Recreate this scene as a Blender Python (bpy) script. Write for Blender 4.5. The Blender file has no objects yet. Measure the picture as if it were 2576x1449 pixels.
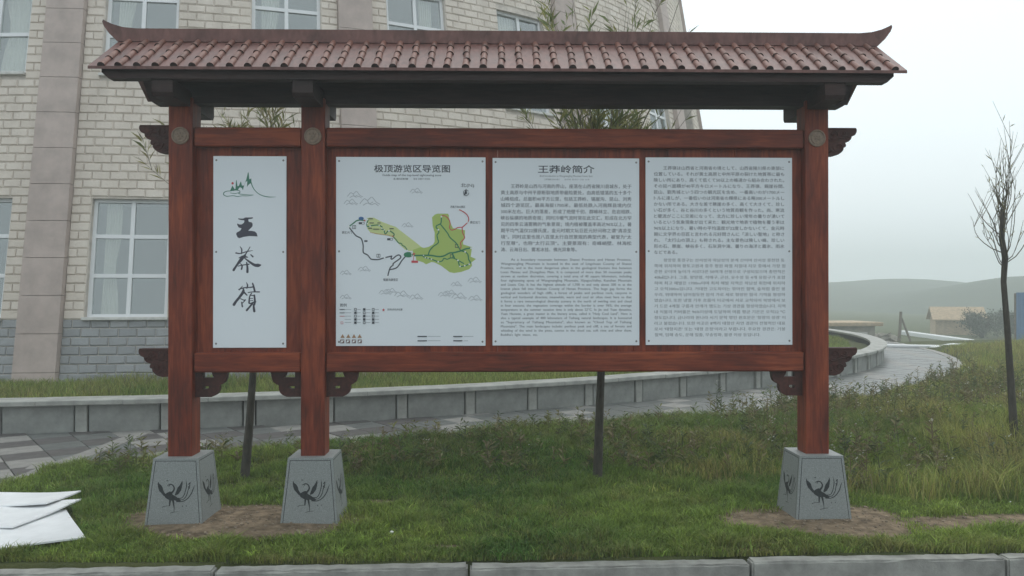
import bpy, bmesh, math, random
import numpy as np
from mathutils import Vector, Matrix
from mathutils.geometry import tessellate_polygon

random.seed(7)
RNG = np.random.default_rng(11)
scene = bpy.context.scene
COL = scene.collection
rad = math.radians

# ------------------------------------------------------------------ camera, sky, sun, exposure
EYE = 1.65
cam_data = bpy.data.cameras.new("camera")
cam_data.sensor_width = 36.0
cam_data.lens = 36.0 * 2050 / 2576
cam_data.clip_end = 3000
cam_data.clip_start = 0.05
cam = bpy.data.objects.new("camera", cam_data)
COL.objects.link(cam)
cam.location = (0, 0, EYE)
cam.rotation_euler = (rad(90 + 0.30), 0, 0)
scene.camera = cam

world = bpy.data.worlds.new("World")
scene.world = world
world.use_nodes = True
wn, wl = world.node_tree.nodes, world.node_tree.links
wn.clear()
w_out = wn.new("ShaderNodeOutputWorld")
w_bg = wn.new("ShaderNodeBackground")
w_sky = wn.new("ShaderNodeTexSky")
w_sky.sky_type = 'NISHITA'
w_sky.sun_disc = False
SUN_EL, SUN_ROT = rad(58), rad(20)
w_sky.sun_elevation = SUN_EL
w_sky.sun_rotation = SUN_ROT
w_sky.dust_density = 8.0
w_sky.air_density = 1.6
w_hsv = wn.new("ShaderNodeHueSaturation")
w_hsv.inputs['Saturation'].default_value = 0.30
w_mix = wn.new("ShaderNodeMix")
w_mix.data_type = 'RGBA'
w_mix.inputs[0].default_value = 0.80
w_mix.inputs[7].default_value = (8.5, 9.45, 9.9, 1)        # even cloud deck
wl.new(w_sky.outputs[0], w_hsv.inputs['Color'])
wl.new(w_hsv.outputs[0], w_mix.inputs[6])
wl.new(w_mix.outputs[2], w_bg.inputs['Color'])
w_bg.inputs['Strength'].default_value = 0.134
wl.new(w_bg.outputs[0], w_out.inputs['Surface'])

sun_d = bpy.data.lights.new("sun", 'SUN')
sun_d.energy = 0.8
sun_d.angle = rad(70)
sun_d.color = (1.0, 0.97, 0.93)
sun = bpy.data.objects.new("sun", sun_d)
COL.objects.link(sun)
sun.rotation_euler = (rad(32), 0, rad(180) - SUN_ROT)

scene.view_settings.view_transform = 'Standard'
scene.view_settings.look = 'None'
scene.view_settings.exposure = 0.0
scene.view_settings.gamma = 1.0
scene.view_settings.use_curve_mapping = False
scene.render.engine = 'CYCLES'
scene.cycles.use_denoising = True
scene.cycles.max_bounces = 8
scene.cycles.volume_bounces = 2
scene.cycles.transparent_max_bounces = 8

# ------------------------------------------------------------------ helpers
def tag(o, label=None, cat=None, group=None, kind=None):
    if label: o['label'] = label
    if cat: o['category'] = cat
    if group: o['group'] = group
    if kind: o['kind'] = kind
    return o

def empty(name, loc=(0, 0, 0), rz=0.0, parent=None):
    o = bpy.data.objects.new(name, None)
    COL.objects.link(o)
    o.location = loc
    o.rotation_euler = (0, 0, rz)
    o.empty_display_size = 0.1
    if parent: o.parent = parent
    return o

def link(name, me, mat=None, parent=None, loc=None):
    o = bpy.data.objects.new(name, me)
    COL.objects.link(o)
    if mat is not None:
        for m in (mat if isinstance(mat, (list, tuple)) else [mat]):
            me.materials.append(m)
    if parent: o.parent = parent
    if loc: o.location = loc
    return o

def clone(o, parent=None):
    c = o.copy()
    COL.objects.link(c)
    if parent: c.parent = parent
    return c

class MB:
    """collects polygons for ONE mesh object"""
    def __init__(s):
        s.v, s.f, s.m = [], [], []
    def add(s, vs, fs, mi=0, M=None):
        n = len(s.v)
        for p in vs:
            p = Vector(p)
            s.v.append(tuple(M @ p) if M is not None else tuple(p))
        for f in fs:
            s.f.append([i + n for i in f])
            s.m.append(mi)
    def box(s, x0, x1, y0, y1, z0, z1, mi=0, M=None, bev=0.0):
        bm = bmesh.new()
        bmesh.ops.create_cube(bm, size=1)
        for v in bm.verts:
            v.co = Vector(((x0 + x1) / 2 + v.co.x * (x1 - x0), (y0 + y1) / 2 + v.co.y * (y1 - y0), (z0 + z1) / 2 + v.co.z * (z1 - z0)))
        if bev:
            bmesh.ops.bevel(bm, geom=bm.edges[:], offset=bev, segments=1, affect='EDGES')
        s.bm(bm, mi, M)
    def bm(s, bm, mi=0, M=None):
        bm.verts.ensure_lookup_table()
        bm.verts.index_update()
        s.add([v.co.copy() for v in bm.verts], [[v.index for v in f.verts] for f in bm.faces], mi, M)
        bm.free()
    def prism(s, loops, d0, d1, axis='y', mi=0, M=None):
        """loops: outer (and hole) outlines of 2-D points, extruded from d0 to d1 along axis"""
        if not isinstance(loops[0][0], (list, tuple)): loops = [loops]
        def P(p, d):
            return {'y': (p[0], d, p[1]), 'x': (d, p[0], p[1]), 'z': (p[0], p[1], d)}[axis]
        flat = [p for lp in loops for p in lp]
        n = len(flat)
        tris = tessellate_polygon([[Vector((p[0], p[1], 0)) for p in lp] for lp in loops])
        vs = [P(p, d0) for p in flat] + [P(p, d1) for p in flat]
        fs = [list(t) for t in tris] + [[i + n for i in reversed(t)] for t in tris]
        k = 0
        for lp in loops:
            L = len(lp)
            for i in range(L):
                a, b = k + i, k + (i + 1) % L
                fs.append([a, b, b + n, a + n])
            k += L
        s.add(vs, fs, mi, M)
    def tube(s, pts, rs, seg=7, mi=0, cap=True):
        pts = [Vector(p) for p in pts]
        if not isinstance(rs, (list, tuple)): rs = [rs] * len(pts)
        rings = []
        for i, p in enumerate(pts):
            t = (pts[min(i + 1, len(pts) - 1)] - pts[max(i - 1, 0)]).normalized()
            a = t.cross(Vector((0, 0, 1)) if abs(t.z) < 0.9 else Vector((1, 0, 0))).normalized()
            b = t.cross(a)
            rings.append([p + (a * math.cos(k * 2 * math.pi / seg) + b * math.sin(k * 2 * math.pi / seg)) * rs[i] for k in range(seg)])
        vs = [q for r in rings for q in r]
        fs = []
        for i in range(len(rings) - 1):
            for k in range(seg):
                a, b = i * seg + k, i * seg + (k + 1) % seg
                fs.append([a, b, b + seg, a + seg])
        if cap:
            fs.append(list(range(seg)))
            fs.append([len(vs) - seg + k for k in reversed(range(seg))])
        s.add(vs, fs, mi)
    def mesh(s, name, smooth=False, recalc=True):
        me = bpy.data.meshes.new(name)
        me.from_pydata(s.v, [], s.f)
        if any(s.m): me.polygons.foreach_set("material_index", s.m)
        if recalc:
            bm = bmesh.new(); bm.from_mesh(me)
            bmesh.ops.recalc_face_normals(bm, faces=bm.faces[:])
            bm.to_mesh(me); bm.free()
        if smooth: me.polygons.foreach_set("use_smooth", [True] * len(me.polygons))
        me.update()
        return me
    def build(s, name, mat, parent=None, smooth=False, recalc=True):
        return link(name, s.mesh(name, smooth, recalc), mat, parent)

def vnoise(x, y, scale, seed=0, octaves=3):
    x = np.asarray(x, float) * scale; y = np.asarray(y, float) * scale
    tot = np.zeros_like(x); amp = 1.0; norm = 0.0
    def h(i, j, k):
        n = np.sin(i * 127.1 + j * 311.7 + k * 74.7) * 43758.5453
        return n - np.floor(n)
    for o in range(octaves):
        xi, yi = np.floor(x), np.floor(y)
        u, v = x - xi, y - yi
        u = u * u * (3 - 2 * u); v = v * v * (3 - 2 * v)
        k = seed + o * 17
        val = (h(xi, yi, k) * (1 - u) + h(xi + 1, yi, k) * u) * (1 - v) + (h(xi, yi + 1, k) * (1 - u) + h(xi + 1, yi + 1, k) * u) * v
        tot += amp * val; norm += amp; amp *= 0.5; x = x * 2.03; y = y * 2.03
    return tot / norm

def sstep(a, b, x):
    t = np.clip((np.asarray(x, float) - a) / (b - a), 0, 1)
    return t * t * (3 - 2 * t)

# ------------------------------------------------------------------ materials
def mat_new(name):
    m = bpy.data.materials.new(name)
    m.use_nodes = True
    nt = m.node_tree
    b = nt.nodes["Principled BSDF"]
    return m, nt.nodes, nt.links, b

def simple(name, col, rough=0.6, spec=0.5, noise=0.0, scale=20.0, bump=0.0, bscale=None, metal=0.0, stretch=(1, 1, 1), col2=None, detail=6):
    m, N, L, b = mat_new(name)
    b.inputs['Roughness'].default_value = rough
    b.inputs['Specular IOR Level'].default_value = spec
    b.inputs['Metallic'].default_value = metal
    b.inputs['Base Color'].default_value = (*col, 1)
    if noise or bump or col2:
        tc = N.new("ShaderNodeTexCoord"); mp = N.new("ShaderNodeMapping")
        mp.inputs['Scale'].default_value = stretch
        L.new(tc.outputs['Object'], mp.inputs['Vector'])
    if noise or col2:
        nz = N.new("ShaderNodeTexNoise"); nz.inputs['Scale'].default_value = scale; nz.inputs['Detail'].default_value = detail
        nz.inputs['Roughness'].default_value = 0.62
        L.new(mp.outputs[0], nz.inputs['Vector'])
        rmp = N.new("ShaderNodeValToRGB")
        c2 = col2 or tuple(min(1, c * (1 + noise)) for c in col)
        c1 = col if col2 else tuple(c * (1 - noise) for c in col)
        rmp.color_ramp.elements[0].position = 0.33; rmp.color_ramp.elements[0].color = (*c1, 1)
        rmp.color_ramp.elements[1].position = 0.67; rmp.color_ramp.elements[1].color = (*c2, 1)
        L.new(nz.outputs['Fac'], rmp.inputs['Fac'])
        L.new(rmp.outputs['Color'], b.inputs['Base Color'])
    if bump:
        n2 = N.new("ShaderNodeTexNoise"); n2.inputs['Scale'].default_value = bscale or scale; n2.inputs['Detail'].default_value = 8
        L.new(mp.outputs[0], n2.inputs['Vector'])
        bp = N.new("ShaderNodeBump"); bp.inputs['Strength'].default_value = bump; bp.inputs['Distance'].default_value = 0.01
        L.new(n2.outputs['Fac'], bp.inputs['Height'])
        L.new(bp.outputs['Normal'], b.inputs['Normal'])
    return m

def wood(name, dark, mid, lite, grain, rough=0.48, spec=0.3):
    """stained wood: fine grain along one axis, broad blotches, a few knots"""
    m, N, L, b = mat_new(name)
    tc = N.new("ShaderNodeTexCoord")
    mp = N.new("ShaderNodeMapping"); mp.inputs['Scale'].default_value = grain
    L.new(tc.outputs['Object'], mp.inputs['Vector'])
    g = N.new("ShaderNodeTexNoise"); g.inputs['Scale'].default_value = 9; g.inputs['Detail'].default_value = 7; g.inputs['Distortion'].default_value = 0.6
    L.new(mp.outputs[0], g.inputs['Vector'])
    mp2 = N.new("ShaderNodeMapping"); mp2.inputs['Scale'].default_value = tuple(0.35 if k < 1 else 1 for k in grain)
    L.new(tc.outputs['Object'], mp2.inputs['Vector'])
    bl = N.new("ShaderNodeTexNoise"); bl.inputs['Scale'].default_value = 4.5; bl.inputs['Detail'].default_value = 4
    L.new(mp2.outputs[0], bl.inputs['Vector'])
    ad = N.new("ShaderNodeMath"); ad.operation = 'MULTIPLY_ADD'; ad.inputs[1].default_value = 0.45
    L.new(g.outputs['Fac'], ad.inputs[0])
    ml = N.new("ShaderNodeMath"); ml.operation = 'MULTIPLY'; ml.inputs[1].default_value = 0.55
    L.new(bl.outputs['Fac'], ml.inputs[0]); L.new(ml.outputs[0], ad.inputs[2])
    r = N.new("ShaderNodeValToRGB")
    e = r.color_ramp.elements
    e[0].position = 0.36; e[0].color = (*dark, 1)
    e[1].position = 0.64; e[1].color = (*lite, 1)
    k = e.new(0.50); k.color = (*mid, 1)
    L.new(ad.outputs[0], r.inputs['Fac'])
    L.new(r.outputs['Color'], b.inputs['Base Color'])
    rr = N.new("ShaderNodeMapRange"); rr.inputs[3].default_value = rough - 0.08; rr.inputs[4].default_value = rough + 0.16
    L.new(bl.outputs['Fac'], rr.inputs[0]); L.new(rr.outputs[0], b.inputs['Roughness'])
    b.inputs['Specular IOR Level'].default_value = spec
    bp = N.new("ShaderNodeBump"); bp.inputs['Strength'].default_value = 0.25; bp.inputs['Distance'].default_value = 0.004
    L.new(g.outputs['Fac'], bp.inputs['Height']); L.new(bp.outputs['Normal'], b.inputs['Normal'])
    return m

W_D, W_M, W_L = (0.075, 0.0140, 0.0070), (0.160, 0.0290, 0.0120), (0.265, 0.058, 0.021)
M_wood_v = wood("stained_wood_upright", W_D, W_M, W_L, (6, 6, 0.55))
M_wood_h = wood("stained_wood_level", W_D, W_M, W_L, (0.55, 6, 6))
M_carve = wood("carved_wood", (0.030, 0.010, 0.008), (0.055, 0.017, 0.013), (0.090, 0.028, 0.020), (5, 5, 5), 0.5)
M_roofwood = wood("roof_wood", (0.078, 0.030, 0.024), (0.135, 0.058, 0.048), (0.190, 0.088, 0.074), (3, 1.2, 1.2), 0.42, 0.42)
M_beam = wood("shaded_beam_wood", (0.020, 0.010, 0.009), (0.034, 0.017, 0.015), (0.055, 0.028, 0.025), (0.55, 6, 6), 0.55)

def tile_mat():
    m, N, L, b = mat_new("roof_roll_wood")
    oi = N.new("ShaderNodeObjectInfo")
    tc = N.new("ShaderNodeTexCoord")
    nz = N.new("ShaderNodeTexNoise"); nz.inputs['Scale'].default_value = 22
    L.new(tc.outputs['Object'], nz.inputs['Vector'])
    ad = N.new("ShaderNodeMath"); ad.operation = 'MULTIPLY_ADD'; ad.inputs[1].default_value = 0.5
    L.new(oi.outputs['Random'], ad.inputs[0]); L.new(nz.outputs['Fac'], ad.inputs[2])
    r = N.new("ShaderNodeValToRGB"); e = r.color_ramp.elements
    e[0].position = 0.30; e[0].color = (0.080, 0.030, 0.021, 1)
    e[1].position = 0.95; e[1].color = (0.190, 0.082, 0.060, 1)
    L.new(ad.outputs[0], r.inputs['Fac']); L.new(r.outputs['Color'], b.inputs['Base Color'])
    b.inputs['Roughness'].default_value = 0.5
    b.inputs['Specular IOR Level'].default_value = 0.35
    return m
M_tile = tile_mat()
M_end_shade = simple("shaded_end_grain", (0.030, 0.014, 0.011), 0.8)  # tile ends: shade of the down-facing faces put into the end-grain colour
M_granite = simple("grey_granite", (0.23, 0.245, 0.24), 0.55, noise=0.28, scale=160, bump=0.06)
M_groove = simple("groove_shade", (0.035, 0.042, 0.045), 0.8)  # shade inside the cut groove, put into its colour
M_ink = simple("black_brush_paint", (0.018, 0.022, 0.024), 0.7, noise=0.5, scale=60)
M_board = simple("white_coated_board", (0.76, 0.80, 0.83), 0.45, 0.3)
M_screw = simple("screw_steel", (0.25, 0.24, 0.23), 0.4, metal=0.8)
M_print = simple("print_black", (0.06, 0.066, 0.08), 0.5)
M_print_mid = simple("print_grey", (0.16, 0.17, 0.19), 0.5)
M_print_lite = simple("print_light_grey", (0.42, 0.45, 0.48), 0.5)
M_call = simple("calligraphy_ink", (0.055, 0.055, 0.075), 0.5)
M_logo = simple("print_green", (0.045, 0.19, 0.125), 0.5)
M_red = simple("print_red", (0.55, 0.07, 0.08), 0.5)
M_mapdark = simple("print_field_green", (0.40, 0.52, 0.14), 0.5)
M_mappale = simple("print_pale_green", (0.58, 0.65, 0.29), 0.5)
M_road = simple("print_road_green", (0.035, 0.20, 0.10), 0.5)
M_blue = simple("print_blue", (0.05, 0.14, 0.32), 0.5)
M_tan = simple("print_tan", (0.38, 0.22, 0.12), 0.5)
M_brown = simple("print_brown", (0.16, 0.09, 0.09), 0.5)
M_white = simple("print_white", (0.80, 0.82, 0.82), 0.5)
M_medal = simple("antique_brass", (0.23, 0.165, 0.115), 0.5, noise=0.25, scale=40, bump=0.1)
M_foam = simple("white_foam_sheet", (0.70, 0.71, 0.72), 0.5, scale=5, col2=(0.82, 0.83, 0.84))

def brick_mat(name, c1, c2, stain):
    m, N, L, b = mat_new(name)
    oi = N.new("ShaderNodeObjectInfo")
    at = N.new("ShaderNodeAttribute"); at.attribute_name = "rnd"
    ad = N.new("ShaderNodeMath"); ad.operation = 'ADD'
    L.new(oi.outputs['Random'], ad.inputs[0]); L.new(at.outputs['Fac'], ad.inputs[1])
    fr = N.new("ShaderNodeMath"); fr.operation = 'FRACT'; L.new(ad.outputs[0], fr.inputs[0])
    mx = N.new("ShaderNodeMix"); mx.data_type = 'RGBA'
    mx.inputs[6].default_value = (*c1, 1); mx.inputs[7].default_value = (*c2, 1)
    L.new(fr.outputs[0], mx.inputs[0])
    ge = N.new("ShaderNodeNewGeometry")
    nz = N.new("ShaderNodeTexNoise"); nz.inputs['Scale'].default_value = 1.1; nz.inputs['Detail'].default_value = 6
    mpz = N.new("ShaderNodeMapping"); mpz.inputs['Scale'].default_value = (2.2, 2.2, 0.35)       # rain streaks run down
    L.new(ge.outputs['Position'], mpz.inputs['Vector']); L.new(mpz.outputs[0], nz.inputs['Vector'])
    rp = N.new("ShaderNodeMapRange"); rp.inputs[1].default_value = 0.45; rp.inputs[2].default_value = 0.75; rp.inputs[4].default_value = 0.7
    L.new(nz.outputs['Fac'], rp.inputs[0])
    m2 = N.new("ShaderNodeMix"); m2.data_type = 'RGBA'; m2.inputs[7].default_value = (*stain, 1)
    L.new(rp.outputs[0], m2.inputs[0]); L.new(mx.outputs[2], m2.inputs[6])
    L.new(m2.outputs[2], b.inputs['Base Color'])
    b.inputs['Roughness'].default_value = 0.85
    nb = N.new("ShaderNodeTexNoise"); nb.inputs['Scale'].default_value = 28; nb.inputs['Detail'].default_value = 6
    L.new(ge.outputs['Position'], nb.inputs['Vector'])
    bp = N.new("ShaderNodeBump"); bp.inputs['Strength'].default_value = 0.5; bp.inputs['Distance'].default_value = 0.02
    L.new(nb.outputs['Fac'], bp.inputs['Height']); L.new(bp.outputs['Normal'], b.inputs['Normal'])
    return m
M_brick = brick_mat("cream_split_stone", (0.63, 0.555, 0.48), (0.70, 0.625, 0.55), (0.50, 0.435, 0.375))
M_brick_g = brick_mat("grey_split_stone", (0.28, 0.285, 0.295), (0.345, 0.35, 0.36), (0.235, 0.24, 0.24))
M_mortar = simple("mortar", (0.54, 0.485, 0.43), 0.9, noise=0.2, scale=6)
M_pillar = simple("pink_grey_stone", (0.43, 0.35, 0.315), 0.7, noise=0.14, scale=3.0, bump=0.08, bscale=60)
M_frame = simple("white_window_plastic", (0.72, 0.73, 0.74), 0.4)
M_sill = simple("pale_sill_stone", (0.55, 0.54, 0.51), 0.7, noise=0.15, scale=12)
M_curtain = simple("cream_curtain", (0.62, 0.58, 0.50), 0.9, noise=0.08, scale=8)
M_room = simple("room_plaster", (0.30, 0.30, 0.29), 0.9)
M_cap = simple("pale_cap_stone", (0.32, 0.32, 0.295), 0.7, noise=0.22, scale=5, bump=0.15, bscale=90)
M_panel = simple("grey_wall_stone", (0.245, 0.25, 0.235), 0.75, noise=0.2, scale=6, bump=0.2, bscale=110)
M_kerb = simple("kerb_concrete", (0.29, 0.285, 0.26), 0.8, noise=0.28, scale=7, bump=0.3, bscale=120)
M_asphalt = simple("asphalt", (0.045, 0.047, 0.048), 0.75, noise=0.35, scale=120, bump=0.5, bscale=160)
M_pav_l = simple("pale_paver", (0.235, 0.225, 0.21), 0.6, noise=0.2, scale=7, bump=0.15, bscale=90)
M_pav_d = simple("dark_paver", (0.085, 0.077, 0.075), 0.6, noise=0.25, scale=7, bump=0.15, bscale=90)
M_pav_m = simple("grey_paver", (0.12, 0.125, 0.12), 0.42, noise=0.25, scale=7, bump=0.15, bscale=90)
M_bark = simple("dark_bark", (0.055, 0.048, 0.038), 0.9, noise=0.4, scale=30, bump=0.6, bscale=50, stretch=(1, 1, 0.3))
M_twig = simple("twig_bark", (0.12, 0.105, 0.07), 0.85, noise=0.3, scale=20)
M_timber = simple("weathered_tan_timber", (0.42, 0.31, 0.20), 0.85, noise=0.25, scale=4, stretch=(1, 1, 3))
M_stone = simple("rough_field_stone", (0.28, 0.25, 0.21), 0.9, noise=0.3, scale=3, bump=0.5)
M_bluep = simple("blue_sheet_metal", (0.07, 0.16, 0.31), 0.5, noise=0.1, scale=3)
M_pebble = simple("pale_pebble", (0.50, 0.46, 0.40), 0.8, noise=0.3, scale=30)
M_litter = simple("white_litter", (0.8, 0.8, 0.78), 0.6)
M_pole = simple("old_pole_wood", (0.16, 0.13, 0.10), 0.9, noise=0.3, scale=5)

def attr_leaf(name, attr, rough=0.6, trans=0.25):
    m, N, L, b = mat_new(name)
    at = N.new("ShaderNodeAttribute"); at.attribute_name = attr
    L.new(at.outputs['Color'], b.inputs['Base Color'])
    b.inputs['Roughness'].default_value = rough
    b.inputs['Specular IOR Level'].default_value = 0.3
    tr = N.new("ShaderNodeBsdfTranslucent"); L.new(at.outputs['Color'], tr.inputs['Color'])
    mx = N.new("ShaderNodeMixShader"); mx.inputs[0].default_value = trans
    L.new(b.outputs[0], mx.inputs[1]); L.new(tr.outputs[0], mx.inputs[2])
    L.new(mx.outputs[0], N["Material Output"].inputs['Surface'])
    return m
M_grass = attr_leaf("grass_blade", "tint", 0.55, 0.3)
M_leaf = attr_leaf("willow_leaf", "tint", 0.5, 0.3)

def glass_mat():
    m, N, L, b = mat_new("window_glass")
    gl = N.new("ShaderNodeBsdfGlossy"); gl.inputs['Roughness'].default_value = 0.02; gl.inputs['Color'].default_value = (0.85, 0.9, 0.9, 1)
    tr = N.new("ShaderNodeBsdfTransparent"); tr.inputs['Color'].default_value = (0.78, 0.84, 0.84, 1)
    ge = N.new("ShaderNodeNewGeometry"); nz = N.new("ShaderNodeTexNoise"); nz.inputs['Scale'].default_value = 1.6; nz.inputs['Detail'].default_value = 3
    L.new(ge.outputs['Position'], nz.inputs['Vector'])
    bp = N.new("ShaderNodeBump"); bp.inputs['Strength'].default_value = 0.25; bp.inputs['Distance'].default_value = 0.05
    L.new(nz.outputs['Fac'], bp.inputs['Height']); L.new(bp.outputs['Normal'], gl.inputs['Normal'])
    mx = N.new("ShaderNodeMixShader"); mx.inputs[0].default_value = 0.28
    L.new(tr.outputs[0], mx.inputs[1]); L.new(gl.outputs[0], mx.inputs[2])
    L.new(mx.outputs[0], N["Material Output"].inputs['Surface'])
    return m
M_glass = glass_mat()

# ------------------------------------------------------------------ layout of the place (metres; camera stands at x=0, y=0)
AX, AY = -8.35, 28.19            # axis of the round building
RW = 18.85                       # outer face of the low terrace wall
RP = 20.95                       # outer edge of the ring path
PATH_X = -4.28                   # edge of the path that leads down to the road
KB0, KSL = 4.995, 0.0477         # kerb back edge: y = KB0 + KSL*x
TERR = 0.20
def kerb_y(x): return KB0 + KSL * x

def radius(x, y): return np.hypot(x - AX, y - AY)

def region(x, y):
    """0 lawn, 1 paving, 2 terrace bed, 3 road side"""
    x = np.asarray(x, float); y = np.asarray(y, float)
    r = radius(x, y)
    out = np.zeros(x.shape, int)
    ph = np.arctan2(x - AX, AY - y) - math.atan2(-AX, AY)
    rw = RW + 0.45 * sstep(rad(18), rad(44), ph)
    ring = (r >= rw - 0.15) & (r < RP)
    left = (x < PATH_X) & (r >= RW - 0.15) & (y > 6.0 - 2.5 * np.clip(PATH_X - x, 0, 0.4))
    out[ring | left] = 1
    out[r < rw - 0.15] = 2
    out[y < kerb_y(x) - 0.02] = 3
    return out

def ground_h(x, y):
    x = np.asarray(x, float); y = np.asarray(y, float)
    r = radius(x, y)
    d = np.minimum(r - RP, np.where(y < 12, x - PATH_X, 99))
    lawn = 0.015 + 0.12 * sstep(6.6, 8.2, y) * sstep(-0.05, 0.35, d) * sstep(-4.4, -3.0, x)
    lawn = lawn + 0.14 * sstep(3.2, 6.5, x) * sstep(6.6, 9.5, y) * sstep(.3, 4.0, r - RP) + 0.02 * (vnoise(x, y, 1.3, 3) - 0.5)
    mound = 0.025 * np.exp(-(((x + 1.95) / 0.95) ** 2 + ((y - 5.85) / 0.5) ** 2)) + 0.03 * np.exp(-(((x - 2.35) / 0.7) ** 2 + ((y - 5.9) / 0.5) ** 2))
    lawn = lawn + mound
    far = sstep(21, 50, y)
    lawn = lawn * (1 - far) - 1.45 * far + 0.25 * far * (vnoise(x, y, 0.12, 9) - 0.5)
    lawn = np.where(y < -3, -0.15, lawn)
    reg = region(x, y)
    h = np.where(reg == 0, lawn, 0)
    h = np.where(reg == 1, -0.05, h)
    h = np.where(reg == 2, TERR + 0.05 * (vnoise(x, y, 0.8, 5) - 0.5), h)
    h = np.where(reg == 3, -0.18, h)
    return h

def soil_mask(x, y):
    x = np.asarray(x, float); y = np.asarray(y, float)
    n = 0.9 * (vnoise(x, y, 2.4, 21, 4) - 0.5)
    a = 1.0 - np.hypot((x + 1.93) / 1.15, (y - 5.78) / 0.46) + n * 0.8
    b = 1.0 - np.hypot((x - 2.22) / 0.80, (y - 5.78) / 0.47) + n * 0.8
    c = 1.0 - np.hypot((x - 3.5) / 1.1, (y - 5.78 - 0.02 * (x - 3)) / 0.24) + n
    e = 0.8 - np.hypot((x + 0.45) / 0.28, (y - 5.23) / 0.07) + n
    d = 0.5 - np.hypot((x - 1.35) / 0.6, (y - 5.16) / 0.05) + n
    g = 0.75 - np.hypot((x + 1.05) / 0.3, (y - 6.35) / 0.14) + n
    return np.clip(np.maximum.reduce([a, b, c, e, d, g]) * 3.0, 0, 1)

# ------------------------------------------------------------------ ground sheet, hills, road
def ground():
    xs = np.concatenate([np.arange(-260, -40, 20.0), np.arange(-40, -9, 2.0), np.arange(-9, 13, 0.13), np.arange(13, 40, 1.5), np.arange(40, 261, 20.0)])
    ys = np.concatenate([np.arange(-60, 3, 6.0), np.arange(3, 4.4, 0.4), np.arange(4.4, 7.6, 0.07), np.arange(7.6, 23, 0.16), np.arange(23, 70, 2.0), np.arange(70, 261, 15.0)])
    X, Y = np.meshgrid(xs, ys)
    Z = ground_h(X, Y)
    nx, ny = len(xs), len(ys)
    co = np.stack([X, Y, Z], -1).reshape(-1, 3)
    idx = np.arange(nx * ny).reshape(ny, nx)
    f = np.stack([idx[:-1, :-1], idx[:-1, 1:], idx[1:, 1:], idx[1:, :-1]], -1).reshape(-1, 4)
    me = bpy.data.meshes.new("ground")
    me.from_pydata(co.tolist(), [], f.tolist())
    a = me.attributes.new("soil", 'FLOAT', 'POINT')
    a.data.foreach_set("value", soil_mask(X, Y).reshape(-1))
    me.polygons.foreach_set("use_smooth", [True] * len(me.polygons))
    m, N, L, b = mat_new("turf_and_soil")
    at = N.new("ShaderNodeAttribute"); at.attribute_name = "soil"
    ge = N.new("ShaderNodeNewGeometry")
    n1 = N.new("ShaderNodeTexNoise"); n1.inputs['Scale'].default_value = 14; n1.inputs['Detail'].default_value = 8
    L.new(ge.outputs['Position'], n1.inputs['Vector'])
    r1 = N.new("ShaderNodeValToRGB"); e = r1.color_ramp.elements
    e[0].position = 0.3; e[0].color = (0.10, 0.072, 0.046, 1); e[1].position = 0.72; e[1].color = (0.30, 0.225, 0.15, 1)
    L.new(n1.outputs['Fac'], r1.inputs['Fac'])
    n2 = N.new("ShaderNodeTexNoise"); n2.inputs['Scale'].default_value = 3; n2.inputs['Detail'].default_value = 8
    L.new(ge.outputs['Position'], n2.inputs['Vector'])
    r2 = N.new("ShaderNodeValToRGB"); e = r2.color_ramp.elements
    e[0].position = 0.3; e[0].color = (0.045, 0.060, 0.018, 1); e[1].position = 0.7; e[1].color = (0.085, 0.090, 0.032, 1)
    L.new(n2.outputs['Fac'], r2.inputs['Fac'])
    mx = N.new("ShaderNodeMix"); mx.data_type = 'RGBA'
    L.new(at.outputs['Fac'], mx.inputs[0]); L.new(r2.outputs['Color'], mx.inputs[6]); L.new(r1.outputs['Color'], mx.inputs[7])
    L.new(mx.outputs[2], b.inputs['Base Color'])
    b.inputs['Roughness'].default_value = 0.95; b.inputs['Specular IOR Level'].default_value = 0.2
    n3 = N.new("ShaderNodeTexNoise"); n3.inputs['Scale'].default_value = 40; n3.inputs['Detail'].default_value = 8
    L.new(ge.outputs['Position'], n3.inputs['Vector'])
    bp = N.new("ShaderNodeBump"); bp.inputs['Strength'].default_value = 0.9; bp.inputs['Distance'].default_value = 0.03
    L.new(n3.outputs['Fac'], bp.inputs['Height']); L.new(bp.outputs['Normal'], b.inputs['Normal'])
    o = link("ground", me, m); o['kind'] = 'structure'
ground()

def hills():
    xs = np.linspace(-250, 250, 160); ys = np.linspace(80, 250, 60)
    X, Y = np.meshgrid(xs, ys)
    t1 = np.exp(-((Y - 185) / 34) ** 2) * (6.3 + 1.0 * np.exp(-((X - 88) / 12) ** 2) - 1.9 * sstep(94, 116, X))
    t2 = np.exp(-((Y - 128) / 24) ** 2) * (6.45 * sstep(48, 84, X) + .5 * sstep(85, 130, X) + 3.5 * sstep(-10, -80, X))
    Z = -2.6 + t1 + t2 + 0.25 * (vnoise(X, Y, 0.15, 4) - 0.5)
    Z = np.where((X == xs[0]) | (X == xs[-1]), -3.2, Z)
    idx = np.arange(X.size).reshape(X.shape)
    f = np.stack([idx[:-1, :-1], idx[:-1, 1:], idx[1:, 1:], idx[1:, :-1]], -1).reshape(-1, 4)
    me = bpy.data.meshes.new("hills")
    me.from_pydata(np.stack([X, Y, Z], -1).reshape(-1, 3).tolist(), [], f.tolist())
    me.polygons.foreach_set("use_smooth", [True] * len(me.polygons))
    o = link("hills", me, simple("hill_grass", (0.034, 0.048, 0.024), 0.95, noise=0.3, scale=0.3)); o['kind'] = 'structure'
hills()

mb = MB()
mb.add([(-200, -55, -0.125), (200, -55, -0.125), (200, kerb_y(200) - 0.06, -0.125), (-200, kerb_y(-200) - 0.06, -0.125)], [[0, 1, 2, 3]])
o = mb.build("road", M_asphalt); o['kind'] = 'structure'

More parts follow.
